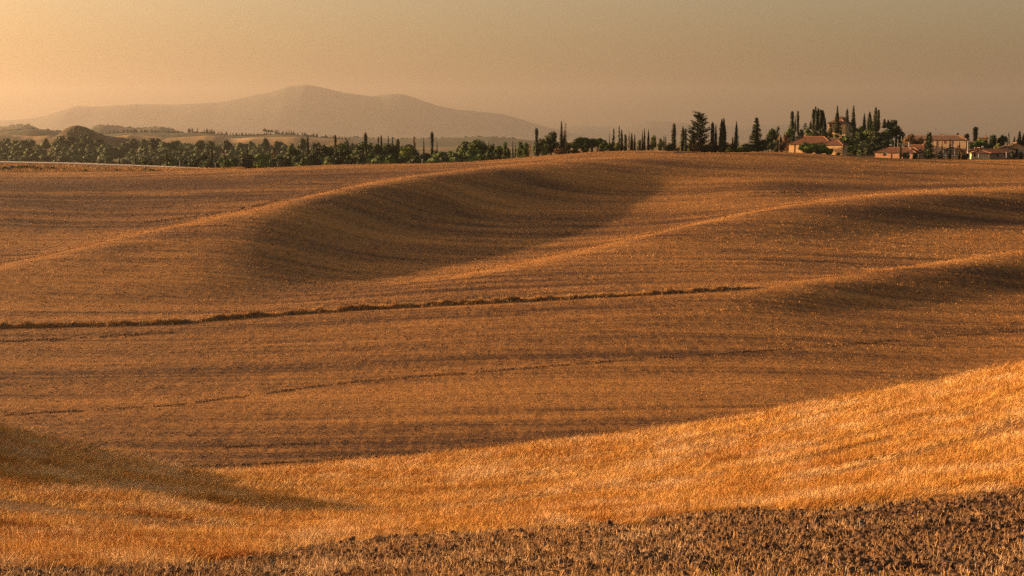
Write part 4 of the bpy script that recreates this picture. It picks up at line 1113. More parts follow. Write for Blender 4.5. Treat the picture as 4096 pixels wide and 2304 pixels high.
for px, top, w in [(1385, 560, 30), (1410, 572, 22), (1435, 568, 24), (1060, 553, 44), (1110, 556, 30), (1210, 552, 46), (1260, 572, 30), (1275, 570, 30), (905, 560, 40), (800, 560, 40), (690, 558, 40), (610, 552, 36)]:
    broad(px, top, w * 1.15, 1500, 'far', "hazy tree standing above the wood before the golden far fields", "single trees above the hazy wood", base=600)

# ------------------------------------------------------------------ far hills
def hill(name, prof, Y, depth, mat, label, zbase=-60, rough=0.02, kind='structure', asym=1.0, trees=None):
    pk = [p[0] for p in prof]; rk = [p[1] for p in prof]
    n = max(60, int((pk[-1] - pk[0]) / 8)); ny = 22
    px = np.linspace(pk[0], pk[-1], n)
    zc = np.array([at(a, np.interp(a, pk, rk), Y).z for a in px])
    xc = np.array([at(a, 560, Y).x for a in px])
    V = []
    for i in range(n):
        for j in range(ny):
            s = -1 + 2 * j / (ny - 1)
            k = math.cos(s * math.pi / 2) ** 1.1 if s < 0 else math.cos(s * math.pi / 2)
            endf = min(1, i / 4, (n - 1 - i) / 4)
            zz = zbase + (zc[i] - zbase) * k * (0.2 + 0.8 * endf)
            zz += (zc[i] - zbase) * rough * 6 * (float(fbm(xc[i] / (depth * 0.30), s * 3, 7, 4)) - 0.5) * math.sin(abs(s) * math.pi)
            V.append((xc[i] * (1 + s * depth / Y * 0.5), Y + s * depth, zz))
    o = link(name, np_mesh(name, V, grid_faces(n, ny), mat)); tag(o, label, kind=kind)
    return o
M['farfield'] = simple_mat("far golden fields", (0.42, 0.27, 0.13), (0.22, 0.15, 0.075), scale=0.008, coord='Object')
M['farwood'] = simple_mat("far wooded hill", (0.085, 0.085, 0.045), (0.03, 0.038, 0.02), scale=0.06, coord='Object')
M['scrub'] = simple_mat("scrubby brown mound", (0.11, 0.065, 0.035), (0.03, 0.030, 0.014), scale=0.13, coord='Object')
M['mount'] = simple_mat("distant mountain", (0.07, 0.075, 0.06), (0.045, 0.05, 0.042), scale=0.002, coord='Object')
S = 1.59
mt = [(-100, 310), (60, 300), (130, 290), (180, 272), (200, 267), (260, 268), (350, 262), (450, 263), (560, 257), (620, 245), (690, 231), (730, 217), (775, 213), (810, 219), (870, 234), (940, 243), (990, 236), (1015, 237), (1050, 248), (1100, 265), (1150, 276), (1210, 281), (1260, 286), (1310, 300), (1360, 316), (1420, 330), (1500, 345)]
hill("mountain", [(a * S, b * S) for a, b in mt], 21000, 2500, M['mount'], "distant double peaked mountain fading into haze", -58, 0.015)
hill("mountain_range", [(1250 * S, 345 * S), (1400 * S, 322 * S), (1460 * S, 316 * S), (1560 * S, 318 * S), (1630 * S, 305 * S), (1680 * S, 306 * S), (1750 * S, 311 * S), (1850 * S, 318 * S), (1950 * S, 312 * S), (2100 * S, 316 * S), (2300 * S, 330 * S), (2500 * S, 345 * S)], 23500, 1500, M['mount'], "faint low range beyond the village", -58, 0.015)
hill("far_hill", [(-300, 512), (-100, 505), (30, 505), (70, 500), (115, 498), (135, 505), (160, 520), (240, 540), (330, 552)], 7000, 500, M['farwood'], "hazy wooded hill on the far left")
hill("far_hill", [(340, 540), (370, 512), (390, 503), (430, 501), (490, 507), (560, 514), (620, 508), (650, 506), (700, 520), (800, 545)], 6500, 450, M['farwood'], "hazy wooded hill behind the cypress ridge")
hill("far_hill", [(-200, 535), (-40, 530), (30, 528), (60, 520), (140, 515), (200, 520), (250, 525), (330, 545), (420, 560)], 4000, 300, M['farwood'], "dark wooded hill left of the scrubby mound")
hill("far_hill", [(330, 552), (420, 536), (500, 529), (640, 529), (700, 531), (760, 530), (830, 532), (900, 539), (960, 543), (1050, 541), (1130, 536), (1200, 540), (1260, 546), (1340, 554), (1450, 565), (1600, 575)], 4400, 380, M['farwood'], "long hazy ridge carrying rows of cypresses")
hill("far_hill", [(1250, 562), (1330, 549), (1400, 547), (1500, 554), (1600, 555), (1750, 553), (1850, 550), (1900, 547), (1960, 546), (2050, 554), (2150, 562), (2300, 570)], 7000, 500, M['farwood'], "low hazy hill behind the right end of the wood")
hill("golden_hill", [(560, 575), (660, 552), (730, 548), (790, 544), (830, 541), (870, 543), (920, 551), (960, 553), (1010, 549), (1100, 548), (1180, 546), (1260, 550), (1340, 556), (1480, 572)], 3000, 200, M['farfield'], "golden sunlit far field below the cypress ridge")
hill("golden_hill", [(-250, 545), (-60, 540), (0, 534), (60, 540), (140, 545), (200, 542), (240, 548), (320, 562)], 3000, 150, M['farfield'], "golden far field left of the scrubby mound")
hill("golden_hill", [(380, 560), (430, 548), (520, 538), (600, 544), (660, 550), (760, 566)], 3000, 150, M['farfield'], "golden far field right of the scrubby mound")
hill("golden_hill", [(-300, 516), (-60, 512), (20, 511), (60, 515), (120, 524), (200, 540)], 5500, 250, M['farfield'], "hazy golden slope on the photo's far left")
hill("scrubby_mound", [(150, 565), (215, 548), (240, 535), (262, 515), (290, 503), (312, 500), (345, 508), (380, 525), (410, 538), (440, 545), (480, 548), (530, 556), (600, 570)], 2400, 140, M['scrub'], "round brown scrub covered mound above the wood")
for k in range(26):
    px = 245 + 170 * rr.random(); r0 = np.interp(px, [215, 240, 262, 290, 312, 345, 380, 410, 440], [548, 535, 515, 503, 500, 508, 525, 538, 545])
    Yb = 2400 - rr.uniform(0, 70); t_ = (2400 - Yb) / 70.0
    broad(px, r0 - 3 + t_ * 22, rr.uniform(10, 20), Yb, 'far', "scrub bush on the round brown mound", "scrub bushes on the brown mound", base=r0 + 10 + t_ * 24, name="scrub_bush", cat='bush')
# tiny cypresses on the hazy ridge
rk = [(330, 552), (420, 536), (500, 529), (640, 529), (700, 531), (760, 530), (830, 532), (900, 539), (960, 543), (1050, 541), (1130, 536), (1200, 540), (1260, 546), (1340, 554), (1450, 565)]
for k in range(125):
    px = rr.uniform(520, 1400) if k < 110 else rr.uniform(430, 560)
    r0 = np.interp(px, [a for a, b in rk], [b for a, b in rk])
    hgt = rr.uniform(10, 18) * (1.25 if 740 < px < 850 or 1100 < px < 1180 else 0.9)
    p = at(px, r0 + 1.5, 4390); t = thing("far_cypress", "tiny hazy cypress on the distant ridge, " + ("left of the umbrella pines" if px < 1040 else "around or right of the umbrella pines"), "cypress", p, rr.uniform(0, 6), "cypress rows on the distant ridge")
    c = link("crown", CY[rr.choice(('point', 'wide'))][k % 2], t); s = hgt * mpp(4390); c.scale = (rr.uniform(5, 8) * mpp(4390) / 2, rr.uniform(5, 8) * mpp(4390) / 2, s / 10)
for k in range(70):
    px = rr.uniform(340, 1420); r0 = np.interp(px, [a for a, b in rk], [b for a, b in rk])
    broad(px, r0 - rr.uniform(2, 6), rr.uniform(14, 30), 4380, 'far', "hazy round tree on the distant cypress ridge", "round trees on the distant ridge", base=r0 + 5, name="far_tree")
for px, top, w in ((1058, 513, 16), (1072, 518, 20), (1085, 519, 20)):
    plant("umbrella_pine", "hazy umbrella pine standing out on the distant ridge", px, top, 4385, w, TR['pine'][0], TKP, 'pine tree', "hazy umbrella pines on the distant ridge", 10.2, 0.0, base=538)
for (x0, x1, Yh, rows) in ((20, 135, 6980, [(20, 506), (70, 500), (115, 498), (135, 505)]), (370, 700, 6480, [(370, 512), (390, 503), (430, 501), (490, 507), (560, 514), (620, 508), (650, 506), (700, 520)]), (1400, 2100, 6980, [(1400, 547), (1500, 554), (1600, 555), (1750, 553), (1850, 550), (1900, 547), (1960, 546), (2050, 554), (2100, 558)]), (40, 260, 3985, [(30, 528), (60, 520), (140, 515), (200, 520), (250, 525), (260, 528)])):
    for k in range(int((x1 - x0) / 13)):
        px = rr.uniform(x0, x1); r0 = np.interp(px, [a for a, b in rows], [b for a, b in rows])
        broad(px, r0 - rr.uniform(2, 5), rr.uniform(10, 26), Yh, 'far', "faint hazy tree on a distant wooded hilltop", "trees on the distant hilltops", base=r0 + 5, name="far_tree")
# faint pylon on the far left hill
p = at(89, 505, 6980); t = thing("pylon", "faint lattice pylon on the hazy far left hill", "pylon", p)
b = MB(); hq = 16 * mpp(6980)
for sx, sy in ((-1, -1), (1, -1), (1, 1), (-1, 1)): b.tube([(sx * 2.2, sy * 2.2, -1), (sx * 0.3, sy * 0.3, hq)], [0.4, 0.3], 4)
link("mast", b.mesh("mast", M['metal']), t)
b = MB(); b.box(-2.0, 2.0, -0.12, 0.12, hq * 0.7, hq * 0.7 + 0.3); b.box(-1.4, 1.4, -0.12, 0.12, hq * 0.88, hq * 0.88 + 0.3); link("crossarm", b.mesh("crossarm", M['metal']), t)

# ------------------------------------------------------------------ buildings
def roof_mesh(b, w, d, e, z0, h, kind, ov=0.5, th=0.14):
    """roof over a w x d block with its eaves at z0; hip, gable (ridge along x) or front (gable facing the viewer)"""
    X, Yd = w / 2 + ov, d / 2 + ov
    if kind == 'hip': r = max(0.2, w / 2 - d / 2); pts = [(-X, -Yd, z0), (X, -Yd, z0), (X, Yd, z0), (-X, Yd, z0), (-r, 0, z0 + h), (r, 0, z0 + h)]; F = [(0, 1, 5, 4), (1, 2, 5), (2, 3, 4, 5), (3, 0, 4)]
    elif kind == 'gable': pts = [(-X, -Yd, z0), (X, -Yd, z0), (X, Yd, z0), (-X, Yd, z0), (-X, 0, z0 + h), (X, 0, z0 + h)]; F = [(0, 1, 5, 4), (2, 3, 4, 5)]
    else: pts = [(-X, -Yd, z0), (X, -Yd, z0), (X, Yd, z0), (-X, Yd, z0), (0, -Yd, z0 + h), (0, Yd, z0 + h)]; F = [(1, 2, 5, 4), (3, 0, 4, 5)]
    uvs = []
    for f in F:
        P = [Vector(pts[i]) for i in f]
        n = len(b.v); b.v += [tuple(p) for p in P]; b.f.append(tuple(range(n, n + len(f))))
        ex = (P[1] - P[0]).normalized(); nn = (P[1] - P[0]).cross(P[2] - P[0]).normalized(); ey = nn.cross(ex)
        uvs += [((p - P[0]).dot(ex), (p - P[0]).dot(ey)) for p in P]
        n = len(b.v); b.v += [(p.x, p.y, p.z - th) for p in P]; b.f.append(tuple(range(n, n + len(f)))[::-1]); uvs += [(0, 0)] * len(f)
    n0 = len(pts)
    # fascia
    for i in range(4):
        a, c = Vector(pts[i]), Vector(pts[(i + 1) % 4])
        if kind == 'gable' and i in (1, 3): continue
        if kind == 'front' and i in (0, 2): continue
        b.quad((a.x, a.y, a.z - th), (c.x, c.y, c.z - th), c, a); uvs += [(0, 0)] * 4
    if kind == 'gable':
        for sx in (-X, X):
            for q in ((-Yd, z0), (Yd, z0)):
                b.quad((sx, q[0], q[1] - th), (sx, 0, z0 + h - th), (sx, 0, z0 + h), (sx, q[0], q[1])); uvs += [(0, 0)] * 4
    if kind == 'front':
        for sy in (-Yd, Yd):
            for q in ((-X, z0), (X, z0)):
                b.quad((q[0], sy, q[1] - th), (0, sy, z0 + h - th), (0, sy, z0 + h), (q[0], sy, q[1])); uvs += [(0, 0)] * 4
    b.uv = uvs
    if kind == 'hip': return [(pts[0], pts[4]), (pts[1], pts[5]), (pts[2], pts[5]), (pts[3], pts[4]), (pts[4], pts[5])]
    return [(pts[4], pts[5])]
def ruv(me, uvs):
    l = me.uv_layers.new(name="UVMap")
    fl = [c for uv in uvs for c in uv]
    if len(fl) == 2 * len(l.data): l.data.foreach_set('uv', fl)
def house(name, label, px, Y, w, d, eave_row, ridge_row, wall, roof='hip', rot=-24, tiles='tiles', win=(), chim=(), pipes=(), cat='house', ridge=True, side=(), base_drop=1.5, door=()):
    e = at(px, eave_row, Y); gz = hz(e.x, Y) - 0.1
    ze = e.z - gz; h = (eave_row - ridge_row) * mpp(Y)
    t = thing(name, label, cat, (e.x, Y, gz), R(rot))
    b = MB(); X, D = w / 2, d / 2
    b.box(-X, X, -D, D, -base_drop, ze - 0.05)
    if roof == 'gable':
        for s in (-X, X):
            n = len(b.v); q = 0.02 if s > 0 else -0.02
            b.v += [(s - q, -D, ze - 0.05), (s - q, D, ze - 0.05), (s - q, 0, ze + h * 0.93 - 0.05)]; b.f.append((n, n + 1, n + 2))
    if roof == 'front':
        for s in (-D, D):
            n = len(b.v); q = 0.02 if s > 0 else -0.02
            b.v += [(-X, s - q, ze - 0.05), (X, s - q, ze - 0.05), (0, s - q, ze + h * 0.93 - 0.05)]; b.f.append((n, n + 1, n + 2))
    link("wall", b.mesh("house_wall", M[wall]), t)
    b = MB(); rid = roof_mesh(b, w, d, 0, ze - 0.1, h, roof)
    me = b.mesh("house_roof", M[tiles]); ruv(me, b.uv); rf = link("roof", me, t)
    if ridge:
        for a, c in rid:
            bb = MB(); bb.tube([Vector(a) + Vector((0, 0, 0.06)), Vector(c) + Vector((0, 0, 0.06))], [0.16, 0.16], 6)
            link("ridge_tiles", bb.mesh("ridge_tiles", M['ridgetile']), rf)
    for (cx, cyy, ch) in chim:
        bb = MB(); bb.box(cx - 0.4, cx + 0.4, cyy - 0.4, cyy + 0.4, ze, ze + h + ch); c = link("chimney", bb.mesh("chimney", M['brick']), rf)
        bb = MB(); bb.box(cx - 0.52, cx + 0.52, cyy - 0.52, cyy + 0.52, ze + h + ch + 0.002, ze + h + ch + 0.18); link("chimney_cap", bb.mesh("chimney_cap", M['tilesgrey']), t)
    def window(axis, pos, z, ww, wh, shut, off):
        fr = MB(); gl = MB()
        def bx(B, a0, a1, z0, z1, o0, o1):
            if axis == 'f': B.box(a0, a1, -D - o1, -D - o0, z0, z1)
            else: B.box(X + o0, X + o1, a0, a1, z0, z1)
        f = 0.09
        bx(fr, pos - ww / 2 - f, pos + ww / 2 + f, z + wh, z + wh + f, -0.05, 0.07); bx(fr, pos - ww / 2 - f, pos + ww / 2 + f, z - f, z, -0.05, 0.10)
        bx(fr, pos - ww / 2 - f, pos - ww / 2, z + .001, z + wh - .001, -0.05, 0.06); bx(fr, pos + ww / 2, pos + ww / 2 + f, z + .001, z + wh - .001, -0.05, 0.06)
        wf = link("window", fr.mesh("window_frame", M['plinth']), t)
        bx(gl, pos - ww / 2, pos + ww / 2, z, z + wh, -0.04, 0.012); link("shutter" if shut else "pane", gl.mesh("window_pane", M['shutter'] if shut else M['glass']), wf)
    for (wx, wz, ww, wh, sh) in win: window('f', wx, ze - wz - wh, ww, wh, sh, 0)
    for (wx, wz, ww, wh, sh) in side: window('s', wx, ze - wz - wh, ww, wh, sh, 0)
    for (wx, ww, wh) in door:
        bb = MB(); bb.box(wx - ww / 2, wx + ww / 2, -D - 0.05, -D + 0.05, 0.0, wh); link("door", bb.mesh("door", M['shutter']), t)
    for pxx in pipes:
        bb = MB(); bb.tube([(pxx, -D - 0.1, -0.5), (pxx, -D - 0.1, ze - 0.2)], [0.11, 0.11], 6); link("drainpipe", bb.mesh("drainpipe", M['shutter']), t)
    bb = MB(); bb.tube([(-X - 0.5, -D - 0.56, ze - 0.17), (X + 0.5, -D - 0.56, ze - 0.17)], [0.07, 0.07], 6)
    if roof != 'front': link("gutter", bb.mesh("gutter", M['darkmetal']), t)
    return t
# ochre farmhouse: main block and its front wing
house("farmhouse", "long low ochre farmhouse with a broad dark tiled roof behind the rounded pine", 3258, 738, 23, 13, 576, 546, 'ochre', 'hip', -32, chim=[(-5.5, 0.5, 0.9)], pipes=[-8.5], win=[(-5, 1.0, 1.0, 1.2, False)])
house("farmhouse_wing", "lit ochre front wing of the low farmhouse with barred end windows", 3338, 724, 11.0, 7.5, 579, 560, 'ochre', 'hip', -32, side=[(-2.0, 0.6, 0.9, 2.6, False), (0.0, 0.6, 0.6, 2.6, False), (1.8, 0.6, 0.6, 2.6, False)])
house("roof_outbuilding", "small building peeping over the farmhouse roof with a lit wall strip", 3342, 757, 4.6, 3.5, 555, 550, 'ochre', 'gable', -28, 'tilesgrey', ridge=False)
# villa with its square belvedere
house("villa", "tall square villa with hipped roof on the top of the knoll", 3359, 824, 10.6, 9.5, 493, 474, 'ochre', 'hip', -34, 'tilesgrey',
      win=[(2.2, 0.5, 1.5, 0.8, False), (2.2, 2.3, 1.3, 0.9, False), (-3.8, 0.5, 1.2, 1.6, False), (2.2, 4.3, 1.1, 1.3, False), (-3.8, 3.5, 1.1, 1.4, False)], side=[(-2, 0.8, 1.0, 1.2, False), (2, 0.8, 1.0, 1.2, False)], chim=[(-3.6, 0, -0.6)], cat='villa')
house("belvedere", "small tiled belvedere turret on the villa roof", 3366, 825, 3.6, 3.4, 471, 464, 'greystone', 'hip', -34, 'tilesgrey', cat='turret', base_drop=0, ridge=False)
# low brick house
house("brick_house", "low pink brick house with a wide hipped tile roof at the field edge", 3592, 700, 20.0, 9.5, 609, 590, 'brick', 'hip', -32, win=[(-5.2, 0.7, 1.5, 0.95, False)], pipes=[-2.0])
house("brick_house", "second hipped roof volume overlapping the low brick house's right end", 3640, 703, 12.5, 8.5, 607, 590, 'brick', 'hip', -32, win=[(2.5, 0.7, 1.0, 0.9, False)])
house("cream_cottage", "small cream gabled cottage between the brick house and the forked spruce", 3673, 722, 8.5, 6.5, 594, 579, 'cream', 'gable', -30, win=[(1.5, 0.6, 0.8, 0.9, False)], chim=[(2.4, 0, 0.3)])
# long stone farmhouse
house("stone_farmhouse", "long two storey stone farmhouse with red shutter under a wide tiled roof", 3744, 765, 33.0, 9.5, 558, 542, 'stone', 'hip', -27, 'tilesgrey',
      win=[(5.6, 0.7, 1.15, 1.5, True), (-8.5, 0.8, 1.1, 1.4, True), (12.6, 3.2, 1.1, 1.4, True)], pipes=[1.2, 9.0], chim=[(2.4, 0.3, 0.45), (3.9, 0.2, 0.6), (11.0, 0.3, 0.3)], side=[(-2.0, 0.8, 0.9, 1.3, False), (2.0, 0.8, 0.9, 1.3, False)])
house("stone_annexe", "shaded grey annexe at the right end of the long stone farmhouse", 3884, 770, 4.0, 7.0, 569, 563, 'greystone', 'gable', -22, 'tilesgrey', win=[(-0.8, 0.6, 0.7, 1.2, False), (0.9, 0.6, 0.7, 1.2, False)], ridge=False)
house("gabled_stone_house", "grey stone gabled house with two dark windows behind the slim cypresses", 3808, 722, 8.6, 8.0, 597, 586, 'greystone', 'front', -16, 'tilesgrey', win=[(-2.2, 0.1, 1.35, 1.0, False), (1.6, 0.3, 1.25, 1.0, False)])
house("small_stone_house", "small stone house with one square window right of the slim cypresses", 3857, 718, 4.6, 6.0, 599, 593, 'brick', 'gable', -20, 'tilesgrey', win=[(-0.8, 0.5, 1.0, 0.9, False)], ridge=False)
house("gabled_barn_house", "low pinkish gabled house behind the tiled porch", 3915, 712, 11.5, 8.0, 603, 590, 'greystone', 'front', -10, 'tiles', chim=[(-1.5, 1.0, 0.2)], win=[(3.0, 0.5, 0.8, 0.8, False)])
house("tiled_porch", "yellow walled porch with a low hipped tile roof", 3920, 698, 8.8, 6.5, 612, 601, 'cream', 'hip', -12, 'tiles', win=[(-2.8, 0.3, 0.8, 1.6, False)], chim=[(0.6, 1.5, 0.3)])
house("tiled_row", "long low tiled row house reaching to the right of the porch", 3982, 706, 10.5, 7.5, 611, 595, 'greystone', 'gable', -10, 'tiles', win=[(-3.0, 0.4, 0.8, 1.3, False), (0.5, 0.4, 1.2, 1.3, False), (3.8, 0.4, 0.8, 1.0, False)], chim=[(-1.8, 0.8, 0.1)])
house("lean_to", "dark lean-to roof right of the long tiled row", 4035, 712, 5.0, 5.0, 609, 600, 'greystone', 'gable', -10, 'tiles', ridge=False)
house("orange_house", "orange walled flat building behind the round green tree", 3931, 790, 4.4, 5.0, 551, 549, 'orange', 'gable', -30, 'tilesgrey', chim=[(1.6, 0, 0.5)], ridge=False)
ch = house("stone_chapel", "stone chapel with a glowing orange arched lunette in its gable", 4060, 728, 12.5, 9.0, 593, 571, 'stone', 'front', -10, 'tilesgrey', cat='chapel')
b = MB(); zc_ = at(4052, 588, 728).z - ch.location.z; n = 14
c0 = len(b.v); b.v.append((-0.6, -4.56, zc_)); b.v.append((-0.6, -4.44, zc_))
for k in range(n + 1):
    w = math.pi * k / n; b.v += [(-0.6 + 1.75 * math.cos(w), -4.56, zc_ + 1.25 * math.sin(w)), (-0.6 + 1.75 * math.cos(w), -4.44, zc_ + 1.25 * math.sin(w))]
for k in range(n):
    q = c0 + 2 + 2 * k; b.f += [(c0, q, q + 2), (q, q + 1, q + 3, q + 2)]
link("lunette", b.mesh("lunette", M['orange']), ch)
b = MB(); b.box(-2.0, 0.8, -4.55, -4.45, -0.2, zc_ - 0.9); link("doorway", b.mesh("doorway", M['glass']), ch)
house("chapel_side_roof", "low stone side building stepping down left of the chapel", 4018, 722, 8.0, 7.0, 594, 582, 'greystone', 'front', -10, 'tilesgrey', ridge=False)
# white wall / rail by the cypresses
p0, p1 = at(3752, 619, 699), at(3836, 625, 697)
b = MB(); d = (p1 - p0); nn = Vector((-d.y, d.x, 0)).normalized() * 0.12
for zz0, zz1 in ((-0.1, 0.25),):
    P = [p0 - nn + Vector((0, 0, zz0)), p1 - nn + Vector((0, 0, zz0)), p1 + nn + Vector((0, 0, zz0)), p0 + nn + Vector((0, 0, zz0)), p0 - nn + Vector((0, 0, zz1)), p1 - nn + Vector((0, 0, zz1)), p1 + nn + Vector((0, 0, zz1)), p0 + nn + Vector((0, 0, zz1))]
    n = len(b.v); b.v += [tuple(q - p0) for q in P]
    for q in ((0, 3, 2, 1), (4, 5, 6, 7), (0, 1, 5, 4), (1, 2, 6, 5), (2, 3, 7, 6), (3, 0, 4, 7)): b.f.append(tuple(n + i for i in q))
gr = thing("white_guard_rail", "low white rail behind the slim village cypresses", "rail", p0); link("rail", b.mesh("rail", M['white']), gr)
for k in range(5):
    q = p0.lerp(p1, (k + 0.5) / 5) - p0; b = MB(); b.tube([q + Vector((0, 0, -1.2)), q + Vector((0, 0, -0.102))], [0.08, 0.08], 6); link("rail_post", b.mesh("rail_post", M['metal']), gr)

# ------------------------------------------------------------------ lamps, poles, signs, aerials
def lamp(px, top, Y, arm, label):
    p = at(px, top, Y); gz = hz(p.x, Y); h = p.z - gz
    t = thing("street_lamp", label, "street lamp", (p.x, Y, gz), 0, "street lamps of the village")
    b = MB(); b.tube([(0, 0, -0.5), (0, 0, h * 0.5), (0, 0, h)], [0.11, 0.09, 0.065], 8); link("lamp_post", b.mesh("lamp_post", M['metal']), t)
    if abs(arm) > 0.3:
        b = MB(); b.tube([(0, 0, h - 0.06), (arm, 0, h + 0.12)], [0.06, 0.05], 6); link("arm", b.mesh("arm", M['metal']), t)
    b = MB(); s = 0.45; b.tube([(arm - s, 0, h + 0.10), (arm - s * 0.3, 0, h + 0.20), (arm + s, 0, h + 0.16)], [0.10, 0.20, 0.09], 8); link("lamp_head", b.mesh("lamp_head", M['white']), t)
lamp(3118, 535, 684, 0.7, "tall street lamp with its head pointing right at the knoll's foot")
lamp(3578, 560, 716, 0.0, "short street lamp without an arm behind the low brick roof")
lamp(3592, 555, 718, -1.7, "middle street lamp with a left arm behind the low brick roof")
lamp(3606, 545, 722, -1.5, "tallest street lamp with a left arm near the long farmhouse")
lamp(3551, 520, 790, 0.5, "distant street lamp among the dark trees of the knoll")
lamp(3820, 587, 695, 0.0, "thin street lamp before the gabled stone house")
def pole(px, top, Y, label, r=0.09, mat='metal', bar=False):
    p = at(px, top, Y); gz = hz(p.x, Y); h = p.z - gz
    t = thing("utility_pole", label, "pole", (p.x, Y, gz)); b = MB(); b.tube([(0, 0, -0.5), (0, 0, h)], [r, r * 0.8], 8); link("shaft", b.mesh("shaft", M[mat]), t)
    b = MB(); b.box(-0.35, 0.35, -0.05, 0.05, h * 0.97, h * 0.97 + 0.1); link("crossbar", b.mesh("crossbar", M[mat]), t)
pole(3872, 562, 710, "pale utility pole at the end of the long stone farmhouse", 0.13, 'white')
pole(2952, 545, 680, "grey utility pole in front of the lone ragged cypress")
pole(4034, 545, 760, "thin utility pole between two dark trees behind the chapel")
pole(3432, 603, 680, "short grey pole of the roadside shelter, left one")
pole(3443, 602, 680, "short grey pole of the roadside shelter, right one with a small plate")
def tri_sign(px, rc, Y, size, label, sym):
    p = at(px, rc, Y); gz = hz(p.x, Y)
    return p, gz
# two triangular warning signs on one post
p = at(3647, 600, 684); gz = hz(p.x, 684)
t = thing("warning_signs", "post with two stacked red bordered triangular warning signs", "road sign", (p.x, 684, gz))
b = MB(); b.tube([(0, 0.08, -0.5), (0, 0.08, at(3647, 594, 684).z - gz)], [0.05, 0.05], 8); link("sign_post", b.mesh("sign_post", M['metal']), t)
for rc, sym in ((600, 'tree'), (612, 'slope')):
    zc_ = at(3647, rc, 684).z - gz; s = 0.78
    def trip(sc, y0, y1):
        b = MB(); q = [(-sc, zc_ - sc * 0.62), (sc, zc_ - sc * 0.62), (0, zc_ + sc * 1.1)]
        n = 0; b.v = [(a, y0, c) for a, c in q] + [(a, y1, c) for a, c in q]; b.f = [(0, 1, 2), (5, 4, 3), (0, 3, 4, 1), (1, 4, 5, 2), (2, 5, 3, 0)]; return b
    sg = link("sign_plate", trip(s, 0.0, 0.03).mesh("sign_plate", M['red']), t)
    link("sign_face", trip(s * 0.70, -0.012, -0.002).mesh("sign_face", M['white']), sg)
    b = MB()
    if sym == 'tree':
        b.tri((-0.15, -0.02, zc_ - 0.12), (0.15, -0.02, zc_ - 0.12), (0, -0.02, zc_ + 0.38)); b.box(-0.04, 0.04, -0.022, -0.014, zc_ - 0.30, zc_ - 0.121)
    else:
        b.box(-0.04, 0.04, -0.022, -0.014, zc_ - 0.30, zc_ + 0.05); b.box(0.041, 0.2, -0.022, -0.014, zc_ - 0.02, zc_ + 0.06); b.box(-0.3, -0.041, -0.022, -0.014, zc_ - 0.30, zc_ - 0.22)
    link("sign_symbol", b.mesh("sign_symbol", M['black']), sg)
# small blue triangular sign at the lamp's foot, white sign by the wood
p = at(3121, 596, 683); t = thing("small_road_sign", "small triangular sign at the foot of the tall street lamp", "road sign", (p.x, 683, hz(p.x, 683)))
b = MB(); b.tube([(0, 0.06, -0.4), (0, 0.06, 0.9)], [0.05, 0.05]); link("sign_post", b.mesh("sign_post", M['metal']), t)
b = MB(); b.v = [(-.45, 0, .7), (.45, 0, .7), (0, 0, 1.5), (-.45, .03, .7), (.45, .03, .7), (0, .03, 1.5)]; b.f = [(0, 1, 2), (5, 4, 3), (0, 3, 4, 1), (1, 4, 5, 2), (2, 5, 3, 0)]; link("sign_plate", b.mesh("sign_plate", M['red']), t)
p = at(1688, 648, 659); t = thing("white_path_sign", "small slanting white arrow sign in front of the wood", "sign", (p.x, 659, p.z))
b = MB(); b.tube([(-0.1, 0, -0.8), (0.12, 0, 1.15)], [0.07, 0.07]); link("sign_post", b.mesh("sign_post", M['white']), t)
b = MB(); b.v = [(-.25, -.1, 1.0), (.45, -.1, 1.0), (.6, -.1, 1.18), (.45, -.1, 1.38), (-.25, -.1, 1.38), (-.25, -.06, 1.0), (.45, -.06, 1.0), (.6, -.06, 1.18), (.45, -.06, 1.38), (-.25, -.06, 1.38)]
b.f = [(0, 1, 2, 3, 4), (9, 8, 7, 6, 5)] + [(i, i + 5, (i + 1) % 5 + 5, (i + 1) % 5) for i in range(5)]; link("sign_plate", b.mesh("sign_plate", M['white']), t)
def aerial(px, top, base, Y, label, n=3):
    p = at(px, base, Y); h = (base - top) * mpp(Y); t = thing("roof_aerial", label, "aerial", p)
    b = MB(); b.tube([(0, 0, -0.8), (0, 0, h)], [0.045, 0.035], 5); link("mast", b.mesh("mast", M['darkmetal']), t)
    for k in range(n):
        b = MB(); L = 0.75 - 0.2 * k; b.box(-L, L, -0.025, 0.025, h - 0.1 - 0.45 * k, h - 0.04 - 0.45 * k); link("aerial_bar", b.mesh("aerial_bar", M['darkmetal']), t)
aerial(3743, 514, 545, 765, "tallest thin aerial over the long stone farmhouse roof")
aerial(3710, 524, 545, 765, "aerial rising behind the forked spruce tip")
aerial(3753, 527, 546, 765, "short aerial right of the tallest one on the long roof", 2)
aerial(3785, 535, 547, 765, "smallest aerial halfway along the long roof", 1)
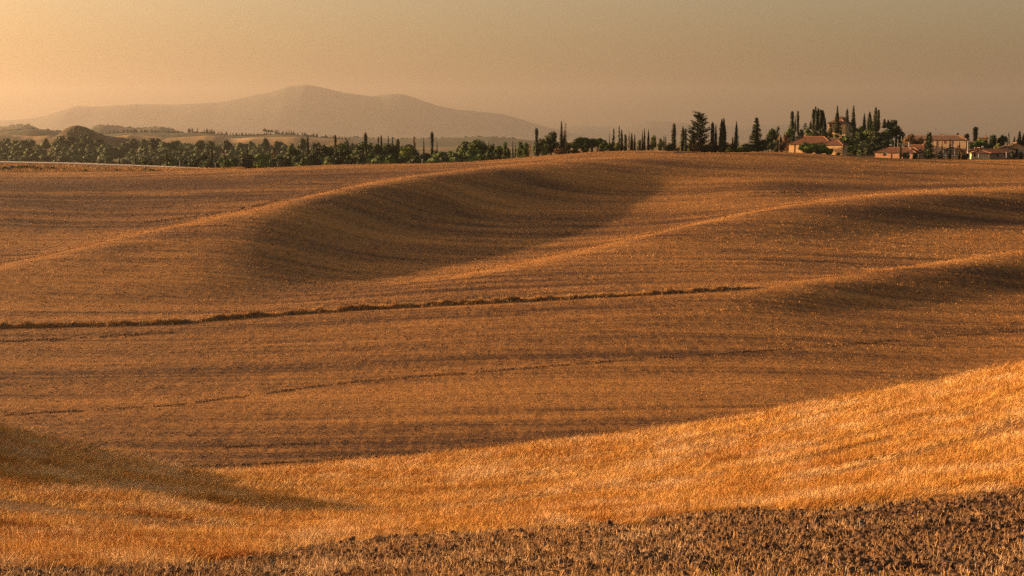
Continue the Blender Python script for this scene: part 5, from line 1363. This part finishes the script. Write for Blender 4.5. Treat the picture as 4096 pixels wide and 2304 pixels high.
aerial(3366, 449, 464, 825, "thin aerial on the villa's turret", 1)
aerial(3945, 540, 550, 790, "aerial on the orange building", 2)
def dish(px, row, Y, r, label, mat='white', stand=1.0):
    p = at(px, row, Y); t = thing("satellite_dish", label, "satellite dish", p)
    b = MB(); n = 14; rings = 4
    for j in range(rings + 1):
        q = r * j / rings
        for i in range(n): w = 6.2832 * i / n; b.v.append((q * math.cos(w), 0.35 * q * q / r - 0.1, q * math.sin(w)))
    for j in range(rings):
        for i in range(n): k = (i + 1) % n; b.f.append((j * n + i, j * n + k, (j + 1) * n + k, (j + 1) * n + i))
    link("reflector", b.mesh("reflector", M[mat]), t)
    b = MB(); b.tube([(0, 0.1, -stand), (0, 0.1, -0.05)], [0.04, 0.04], 5); link("mast", b.mesh("mast", M['darkmetal']), t)
dish(3832, 536, 765, 0.62, "dark round satellite dish on the long farmhouse roof", 'darkmetal')
dish(3931, 588, 706, 0.55, "white satellite dish on the low gabled house roof")
dish(3638, 582, 704, 0.7, "white satellite dish on the low brick house roof")
dish(3637, 573, 705, 0.4, "small upper satellite dish above the brick house roof")
dish(3562, 580, 702, 0.45, "left one of a pair of pale dishes on the brick house hip", stand=1.6)
dish(3567, 581, 702, 0.4, "right one of a pair of pale dishes on the brick house hip", stand=1.6)

# ------------------------------------------------------------------ haze: one closed box of even air round everything
b = MB(); b.box(-80000, 80000, -300, 30500, -75, 1040)
me = b.mesh("haze", None); hm = bpy.data.materials.new("evening haze"); hm.use_nodes = True; nt = hm.node_tree; nt.nodes.clear()
out = nt.nodes.new('ShaderNodeOutputMaterial'); pv = nt.nodes.new('ShaderNodeVolumePrincipled')
pv.inputs['Color'].default_value = rgba(HAZE_COLOR); pv.inputs['Density'].default_value = HAZE_DENSITY; pv.inputs['Anisotropy'].default_value = HAZE_G
nt.links.new(pv.outputs[0], out.inputs['Volume']); me.materials.append(hm)
hzo = link("haze", me); hzo['kind'] = 'stuff'; hzo['label'] = "warm evening haze over the whole landscape"
